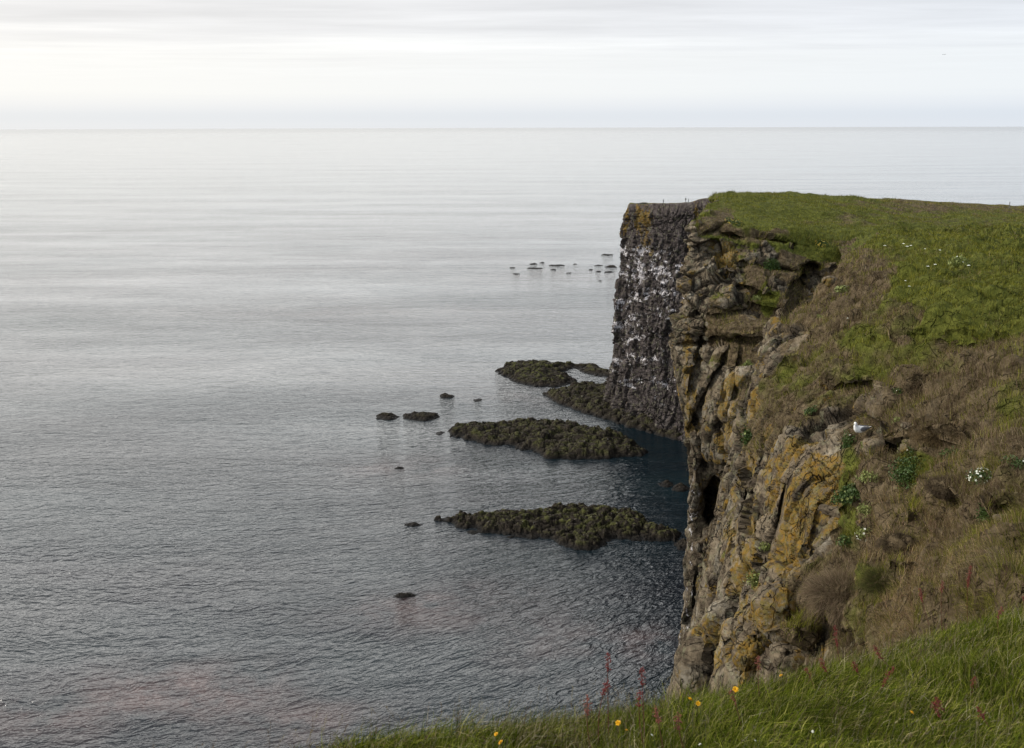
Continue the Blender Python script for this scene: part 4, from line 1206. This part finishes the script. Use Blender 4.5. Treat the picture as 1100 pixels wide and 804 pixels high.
def stem_curve(base, tip, bend):
    base = Vector(base); tip = Vector(tip)
    out_ = []
    for i in range(7):
        t = i / 6
        q = base.lerp(tip, t)
        q += Vector(bend) * math.sin(t * math.pi * .8)
        out_.append(q)
    return out_


def ground_under(P):
    p, n_, i, d = BVH.ray_cast(Vector((P[0], P[1], P[2])), Vector((0, 0, -1)))
    return p


def sorrel(u, v_tip, Y, head, label, seed, mat=M_SEED, lean=0.0):
    v_tip -= 9
    tip = Vector(unproj(u, v_tip, Y))
    r = random.Random(seed)
    base = Vector(unproj(u + 14 + lean * 30, v_tip + 60, Y))
    g0 = BVH.ray_cast(Vector((base.x, base.y, tip.z + .3)), Vector((0, 0, -1)))[0]
    if g0 is None or tip.z - g0.z > .8: return
    base = Vector((base.x, base.y, g0.z - .01))
    root = bpy.data.objects.new('sorrel', None); COL.objects.link(root); root.location = base
    tag(root, label, 'wildflower', 'red sorrel stalks in the foreground grass')
    cv_ = stem_curve((0, 0, 0), tip - base, (-.015 + r.uniform(-.02, .02), r.uniform(-.02, .02), 0))
    V, Fq = tube_arrays(cv_, .0026, .0015)
    raw_mesh('stem', V, Fq, [M_STEMR], parent=root)
    # seed head: small papery clusters round the upper stem
    V = []; Fq = []
    L = (tip - base).length
    n_c = int(head / .0055)
    for q in range(n_c):
        t = 1 - (q / n_c) * min(.95, head / L)
        idx = t * 6; i0 = min(5, int(idx)); c = cv_[i0].lerp(cv_[i0 + 1], idx - i0)
        spread = (.0045 + .012 * math.sin(math.pi * min(1, .12 + q / n_c * .9))) * (.35 + .9 * abs(math.sin(q * 1.9 + seed)))
        for m_ in range(r.choice((2, 4, 6))):
            d = Vector((r.gauss(0, 1), r.gauss(0, 1), r.gauss(0, .6))).normalized()
            cc = c + d * spread * r.uniform(.3, 1.3)
            s = r.uniform(.0024, .0042)
            b = len(V)
            ax = Vector((r.gauss(0, 1), r.gauss(0, 1), r.gauss(0, 1))).normalized(); bx = ax.orthogonal().normalized(); cx = ax.cross(bx)
            V += [tuple(cc + ax * s * 1.3), tuple(cc + bx * s), tuple(cc - ax * s * 1.3), tuple(cc - bx * s), tuple(cc + cx * s), tuple(cc - cx * s)]
            Fq += [(b, b + 1, b + 4), (b + 1, b + 2, b + 4), (b + 2, b + 3, b + 4), (b + 3, b, b + 4), (b + 1, b, b + 5), (b + 2, b + 1, b + 5), (b + 3, b + 2, b + 5), (b, b + 3, b + 5)]
    raw_mesh('seed_head', np.array(V), np.array(Fq), [mat], parent=root, smooth=False)


sor = [(653, 712, 4.2, .12, 'tall dark red sorrel stalk leftmost of the trio above the water', -.4), (657, 741, 4.1, .10, 'red sorrel stalk bending left, lower one of the trio', -.9), (689, 729, 4.1, .11, 'bright red sorrel stalk, rightmost of the trio above the water', -.3),
       (691, 752, 4.0, .10, 'red sorrel stalk under the bright red one of the trio', -.3), (635, 756, 3.9, .12, 'rusty sorrel stalk left of the trio', -.3), (816, 716, 5.0, .10, 'thin sorrel stalk right of the single yellow flower', -.4),
       (882, 718, 5.3, .13, 'thin dark sorrel stalk between yellow flower and red stalk', 0), (899, 682, 5.6, .17, 'tall pinkish red sorrel stalk against the dark hollow', -.2),
       (943, 705, 5.5, .14, 'dark red bushy sorrel stalk right of the pinkish one', .2), (918, 720, 5.2, .10, 'small faint sorrel stalk in the grass beside the dark red bushy one', 0),
       (961, 726, 5.0, .16, 'thick leaning sorrel stalk above the right yellow flower', -1.2), (990, 642, 6.6, .14, 'red sorrel stalk at the grass rim left of the forked one', 0), (1014, 634, 6.8, .12, 'forked red sorrel stalk at the grass rim', -.5),
       (1045, 618, 7.0, .22, 'tallest red sorrel stalk at the grass rim near the right edge', -.6), (1080, 662, 6.4, .12, 'reddish sorrel stalk leaning at the right edge', -.8), (1098, 650, 6.6, .14, 'red sorrel stalk cut by the right edge', 0),
       (1050, 736, 4.9, .16, 'dark red sorrel stalk in the grass at lower right', -.7), (1005, 765, 4.3, .12, 'twin dark sorrel stalk near the bottom right of centre', 0), (1010, 760, 4.5, .12, 'slim dark sorrel stalk behind the twin near the bottom', 0),
       (1052, 770, 4.2, .10, 'short dark sorrel stalk at the bottom below the dark red one', 0), (704, 770, 3.8, .10, 'short brown sorrel stalk right of the trio at the bottom', 0), (733, 778, 3.8, .10, 'short brown sorrel stalk left of the paired yellow flowers', 0), (785, 750, 4.4, .10, 'short brown sorrel stalk behind the single yellow flower', 0), (866, 728, 5.1, .08, 'faint little sorrel stalk left of the thin dark one', 0)]
for i, (u, v, Y, hd, lb, le) in enumerate(sor):
    sorrel(u, v, Y, hd * .8, lb, i, M_SEED2 if i in (4, 5, 12, 14, 20, 21, 22) else M_SEED, le)


def buttercup(u, v, Y, size, label, seed, petals=M_YELLOW, stemlen=.16, group='yellow flowers in the foreground grass', np_=6):
    p = Vector(unproj(u, v, Y))
    g0 = BVH.ray_cast(p + Vector((0, 0, .3)), Vector((0, 0, -1)))[0]
    if g0 is None: return
    base = Vector((p.x + .02, p.y + .01, min(g0.z, p.z - .04)))
    r = random.Random(seed)
    root = bpy.data.objects.new('wildflower', None); COL.objects.link(root); root.location = base
    tag(root, label, 'wildflower', group)
    V, Fq = tube_arrays(stem_curve((0, 0, 0), p - base, (.012, .01, 0)), .0014, .001)
    raw_mesh('stem', V, Fq, [M_STEM], parent=root)
    V = []; Fq = []
    for ring, (rl, lift, n_) in enumerate(((1.0, .25, np_), (.75, .5, np_), (.45, .7, np_))):
        for q in range(n_):
            a = 2 * math.pi * (q + ring * .4) / n_ + r.uniform(-.15, .15)
            ca, sa = math.cos(a), math.sin(a); wx = .42
            b = len(V)
            for (rad, side, z) in ((.05, 0, 0), (.55, -wx, lift * .5), (.95, -wx * .7, lift), (1.05, 0, lift * .9), (.95, wx * .7, lift), (.55, wx, lift * .5)):
                V.append(((rad * ca * rl - side * sa * rl) * size, (rad * sa * rl + side * ca * rl) * size, z * size))
            Fq.append([b, b + 1, b + 2, b + 3]); Fq.append([b, b + 3, b + 4, b + 5])
    o = raw_mesh('petals', np.array(V), np.array(Fq), [petals], parent=root, smooth=True)
    o.location = p - base
    o.rotation_euler = (r.uniform(.3, .8), r.uniform(-.3, .3), r.uniform(0, 6))


for i, (u, v, Y, s, lb) in enumerate([(741, 752, 4.2, .020, 'larger yellow flower of the pair at the bottom'), (750, 756, 4.2, .015, 'smaller yellow flower of the pair, at its right'),
                                      (790, 741, 4.5, .020, 'single yellow flower right of the pair near the rock'), (839, 726, 5.0, .013, 'small dull yellow flower in front of the brown boulders'),
                                      (979, 766, 4.4, .017, 'deep yellow flower under the thick leaning sorrel stalk'), (533, 789, 3.8, .013, 'upper small yellow flower of two at the bottom, left'),
                                      (538, 798, 3.8, .015, 'lower small yellow flower of two at the bottom, left'), (664, 777, 3.9, .016, 'pale yellow flower among the sorrel trio'),
                                      (673, 785, 3.9, .012, 'orange yellow flower under the sorrel trio')]):
    buttercup(u, v, Y, s * .78, lb, i)
for i, (u, v, Y, lb) in enumerate([(1085, 745, 4.9, 'tiny white flower at lower right near the edge'), (873, 786, 4.0, 'tiny white flower low in the grass, left'), (811, 796, 3.7, 'tiny white flower at the bottom below the single yellow one'),
                                   (752, 800, 3.6, 'tiny white flower at the bottom below the yellow pair'), (700, 790, 3.7, 'tiny white flower at the bottom below the sorrel trio')]):
    buttercup(u, v, Y, .006, lb, 20 + i, M_WHITE, group='tiny white flowers in the foreground grass')


# white umbels on the plateau
def umbel(u, v, label, seed, size=.07):
    p, n_ = hit(u, v)
    if p is None: return
    r = random.Random(seed)
    root = bpy.data.objects.new('white_umbel', None); COL.objects.link(root); root.location = p
    tag(root, label, 'wildflower', 'white flower heads on the plateau')
    hgt = .22
    V, Fq = tube_arrays(stem_curve((0, 0, 0), (0, 0, hgt), (.02, 0, 0)), .006, .004)
    raw_mesh('stem', V, Fq, [M_STEM], parent=root)
    V = []; Fq = []
    for q in range(24):
        a = r.uniform(0, 6.283); rad = size * math.sqrt(r.random())
        c = Vector((rad * math.cos(a), rad * math.sin(a), hgt + .03 - rad * .3)); s = size * .28
        b = len(V)
        for t in range(6):
            V.append((c.x + s * math.cos(t * 1.047), c.y + s * math.sin(t * 1.047), c.z + (.3 * s if t % 2 else 0)))
        V.append((c.x, c.y, c.z + s * .6))
        Fq += [(b + t, b + (t + 1) % 6, b + 6) for t in range(6)]
    raw_mesh('flower_head', np.array(V), np.array(Fq), [M_WHITE], parent=root, smooth=False)


for i, (u, v, s, lb) in enumerate([(950, 265, .09, 'white flower head standing alone at the left above the brown ridge'), (970, 263, .09, 'leftmost white flower head of the close trio'), (974, 266, .09, 'middle white flower head of the close trio'),
                                   (978, 265, .08, 'rightmost white flower head of the close trio'), (993, 269, .06, 'small white flower head right of the close trio'), (1009, 271, .07, 'white flower head above a dark leafy patch'),
                                   (996, 289, .07, 'left white flower head of the middle pair'), (1004, 287, .08, 'right white flower head of the middle pair'), (1032, 279, .07, 'white flower head on top of the yellow green clump'),
                                   (1040, 288, .09, 'white flower head right of the yellow green clump'), (972, 305, .05, 'upper faint white flower head below the pairs'), (976, 311, .055, 'lower faint white flower head below the pairs'), (910, 345, .05, 'small pale flower head on the brown slope under the ridge cushion')]):
    umbel(u, v + 5, lb, i, s * .62)


# ------------------------------------------------------------------ seabird on the ledge
M_BWHITE = flat_mat('white_feather', (.78, .77, .74), .7, .06, 30)
M_BGREY = flat_mat('grey_feather', (.17, .17, .18), .7, .2, 50)
M_BEAK = flat_mat('beak_horn', (.30, .24, .12), .5, .1, 50)
M_DARK = flat_mat('dark_cloth', (.02, .02, .025), .8, .2, 20)
M_SKIN = flat_mat('skin', (.35, .2, .14), .6, .05, 20)


def loft(name, rings, mats, parent=None, k_=20):
    """rings: (x, z, half width y, half height z)"""
    V = []; Fq = []
    for x, z, ry, rz in rings:
        for q in range(k_):
            a = 2 * math.pi * q / k_
            V.append((x, ry * math.cos(a), z + rz * math.sin(a)))
    for i in range(len(rings) - 1):
        for q in range(k_):
            Fq.append([i * k_ + q, (i + 1) * k_ + q, (i + 1) * k_ + (q + 1) % k_, i * k_ + (q + 1) % k_])
    return raw_mesh(name, np.array(V), np.array(Fq), mats, parent=parent)


def seabird(u, v, label):
    p, n_ = hit(u, v)
    root = bpy.data.objects.new('seabird', None); COL.objects.link(root)
    root.location = Vector(p) + (Vector(CP) - Vector(p)).normalized() * .30
    tag(root, label, 'seabird')
    S = 1.0
    # body along -x (head) to +x (tail), one continuous skin from neck to tail
    body = []
    prof = [(.30, .19, .004, .004), (.26, .18, .03, .014), (.20, .165, .06, .035), (.12, .15, .085, .065), (.03, .145, .10, .09), (-.05, .15, .10, .10), (-.11, .17, .088, .10), (-.150, .205, .066, .085),
            (-.172, .25, .046, .062), (-.180, .29, .040, .050), (-.186, .325, .042, .044), (-.194, .352, .038, .036), (-.203, .372, .022, .018), (-.205, .380, .004, .004)]
    # bend the rings: build as vertical stack for the neck
    V = []; Fq = []; k_ = 24
    pts = [Vector((x, 0, z)) for x, z, _, _ in prof]
    for i, (x, z, ry, rz) in enumerate(prof):
        t = (pts[min(i + 1, len(pts) - 1)] - pts[max(i - 1, 0)]).normalized()
        b = Vector((-t.z, 0, t.x))
        for q in range(k_):
            a = 2 * math.pi * q / k_
            c = pts[i] + Vector((0, 1, 0)) * ry * math.cos(a) + b * rz * math.sin(a)
            V.append(tuple(c))
    for i in range(len(prof) - 1):
        for q in range(k_):
            Fq.append([i * k_ + q, i * k_ + (q + 1) % k_, (i + 1) * k_ + (q + 1) % k_, (i + 1) * k_ + q])
    raw_mesh('body', np.array(V), np.array(Fq), [M_BWHITE], parent=root)
    for s in (-1, 1):
        wv = loft('wing', [(-.085, .18, .006, .02), (-.05, .185, .018, .055), (.03, .18, .022, .068), (.12, .18, .018, .05), (.22, .19, .012, .028), (.33, .205, .004, .006)], [M_BGREY], root, 14)
        wv.location = (0, s * .092, .0); wv.rotation_euler = (0, 0, -s * .10)
        ey = loft('eye', [(-.006, 0, .001, .001), (-.004, 0, .005, .005), (.004, 0, .005, .005), (.006, 0, .001, .001)], [M_DARK], root, 8)
        ey.location = (-.207, s * .034, .338)
        lg, f_ = tube_arrays([(0, s * .035, .08), (.005, s * .036, .04), (0, s * .037, 0), (-.03, s * .04, -.004)], .006, .005)
        raw_mesh('leg', lg, f_, [M_BEAK], parent=root)
    bk = loft('beak', [(0, 0, .012, .012), (-.03, -.004, .009, .010), (-.046, -.010, .006, .008), (-.052, -.020, .002, .003)], [M_BEAK], root, 10)
    bk.location = (-.224, 0, .33)
    tl = loft('tail', [(0, 0, .03, .008), (.06, .004, .036, .006), (.10, .006, .03, .003)], [M_BWHITE], root, 12)
    tl.location = (.26, 0, .18)
    root.rotation_euler = (0, 0, .35)
    root.scale = (.92, .92, .92)
    return root


seabird(924, 467, 'white and grey seabird standing on a ledge of the near crag, facing left')

# far flying bird in the sky
root = bpy.data.objects.new('flying_bird', None); COL.objects.link(root)
pp = unproj(1014, 59, 240)
root.location = pp
tag(root, 'tiny bird flying in the pale sky at upper right', 'bird')
loft('body', [(-.3, 0, .01, .01), (-.15, 0, .06, .06), (.1, 0, .07, .06), (.35, 0, .02, .02)], [M_BGREY], root, 10)
for s in (-1, 1):
    V = np.array([(-.1, 0, 0), (.1, 0, 0), (.12, s * .35, .16), (-.08, s * .35, .18), (.18, s * .7, .10), (.0, s * .72, .12)])
    o = raw_mesh('wing', np.concatenate([V, V - [0, 0, .02]]), [np.array([[0, 1, 2, 3], [3, 2, 4, 5], [7, 6, 9, 8], [8, 9, 11, 10], [0, 3, 9, 6], [1, 2, 8, 7], [3, 5, 11, 9], [2, 4, 10, 8], [4, 5, 11, 10]])], [M_BGREY], parent=root, smooth=False)
root.rotation_euler = (0, .2, .9)
root.scale = (.6, .6, .6)


# ------------------------------------------------------------------ people far off on the headland rim
def person(u, v, label, seed, coat, h=1.75):
    p, n_ = hit(u, v)
    for k_ in range(12):
        if p is not None and p.y > 250: break
        v += .5
        p, n_ = hit(u, v)
    if p is None: return
    r = random.Random(seed)
    me = bpy.data.meshes.new('person')
    J = [(0, 0, .95), (0, 0, 1.15), (0, 0, 1.40), (0, 0, 1.52), (0, .01, 1.66), (0, .01, 1.75),
         (.09, 0, .90), (.11, .02, .48), (.11, 0, .06), (.11, .14, .03), (-.09, 0, .90), (-.11, -.02, .48), (-.12, 0, .06), (-.12, .14, .03),
         (.19, 0, 1.40), (.25, 0, 1.14), (.24, .08, .90), (-.19, 0, 1.40), (-.25, 0, 1.14), (-.24, .08, .90)]
    E = [(0, 1), (1, 2), (2, 3), (3, 4), (4, 5), (0, 6), (6, 7), (7, 8), (8, 9), (0, 10), (10, 11), (11, 12), (12, 13), (2, 14), (14, 15), (15, 16), (2, 17), (17, 18), (18, 19)]
    rad = [.15, .14, .15, .06, .10, .08, .10, .07, .05, .04, .10, .07, .05, .04, .065, .05, .04, .065, .05, .04]
    me.from_pydata([Vector(j) * (h / 1.78) for j in J], E, [])
    o = bpy.data.objects.new('person', me); COL.objects.link(o)
    m_ = o.modifiers.new('skin', 'SKIN')
    sl = me.skin_vertices[0].data
    for q, rr in enumerate(rad): sl[q].radius = (rr, rr * .8); sl[q].use_root = (q == 0)
    o.modifiers.new('sub', 'SUBSURF').levels = 1
    me.materials.append(coat)
    o.location = Vector(p) + Vector((0, 0, .0))
    o.rotation_euler = (0, 0, r.uniform(0, 6))
    tag(o, label, 'person', 'walkers on the far headland rim')


COATS = [flat_mat('dark_coat', c_, .8, .2, 20) for c_ in ((.02, .02, .03), (.03, .02, .02), (.02, .03, .03))]
person(712.5, 219, 'person in dark clothes standing alone on the headland rim', 1, COATS[0])
person(736.5, 217.5, 'taller left person of two dark figures on the headland rim', 2, COATS[1], 1.85)
person(739.5, 217.5, 'shorter right person of two dark figures on the headland rim', 3, COATS[2], 1.6)

# marker post on the grass skyline
p, n_ = hit(1084, 225)
if p is not None:
    V, Fq = tube_arrays([(0, 0, -.1), (0, 0, .4), (0, 0, .85), (0, 0, .9)], .05, .04, 8)
    o = raw_mesh('marker_post', V, Fq, [flat_mat('grey_wood', (.12, .11, .10), .8, .2, 20)])
    o.location = p
    tag(o, 'small thin grey post on the grassy skyline near the right edge', 'post')
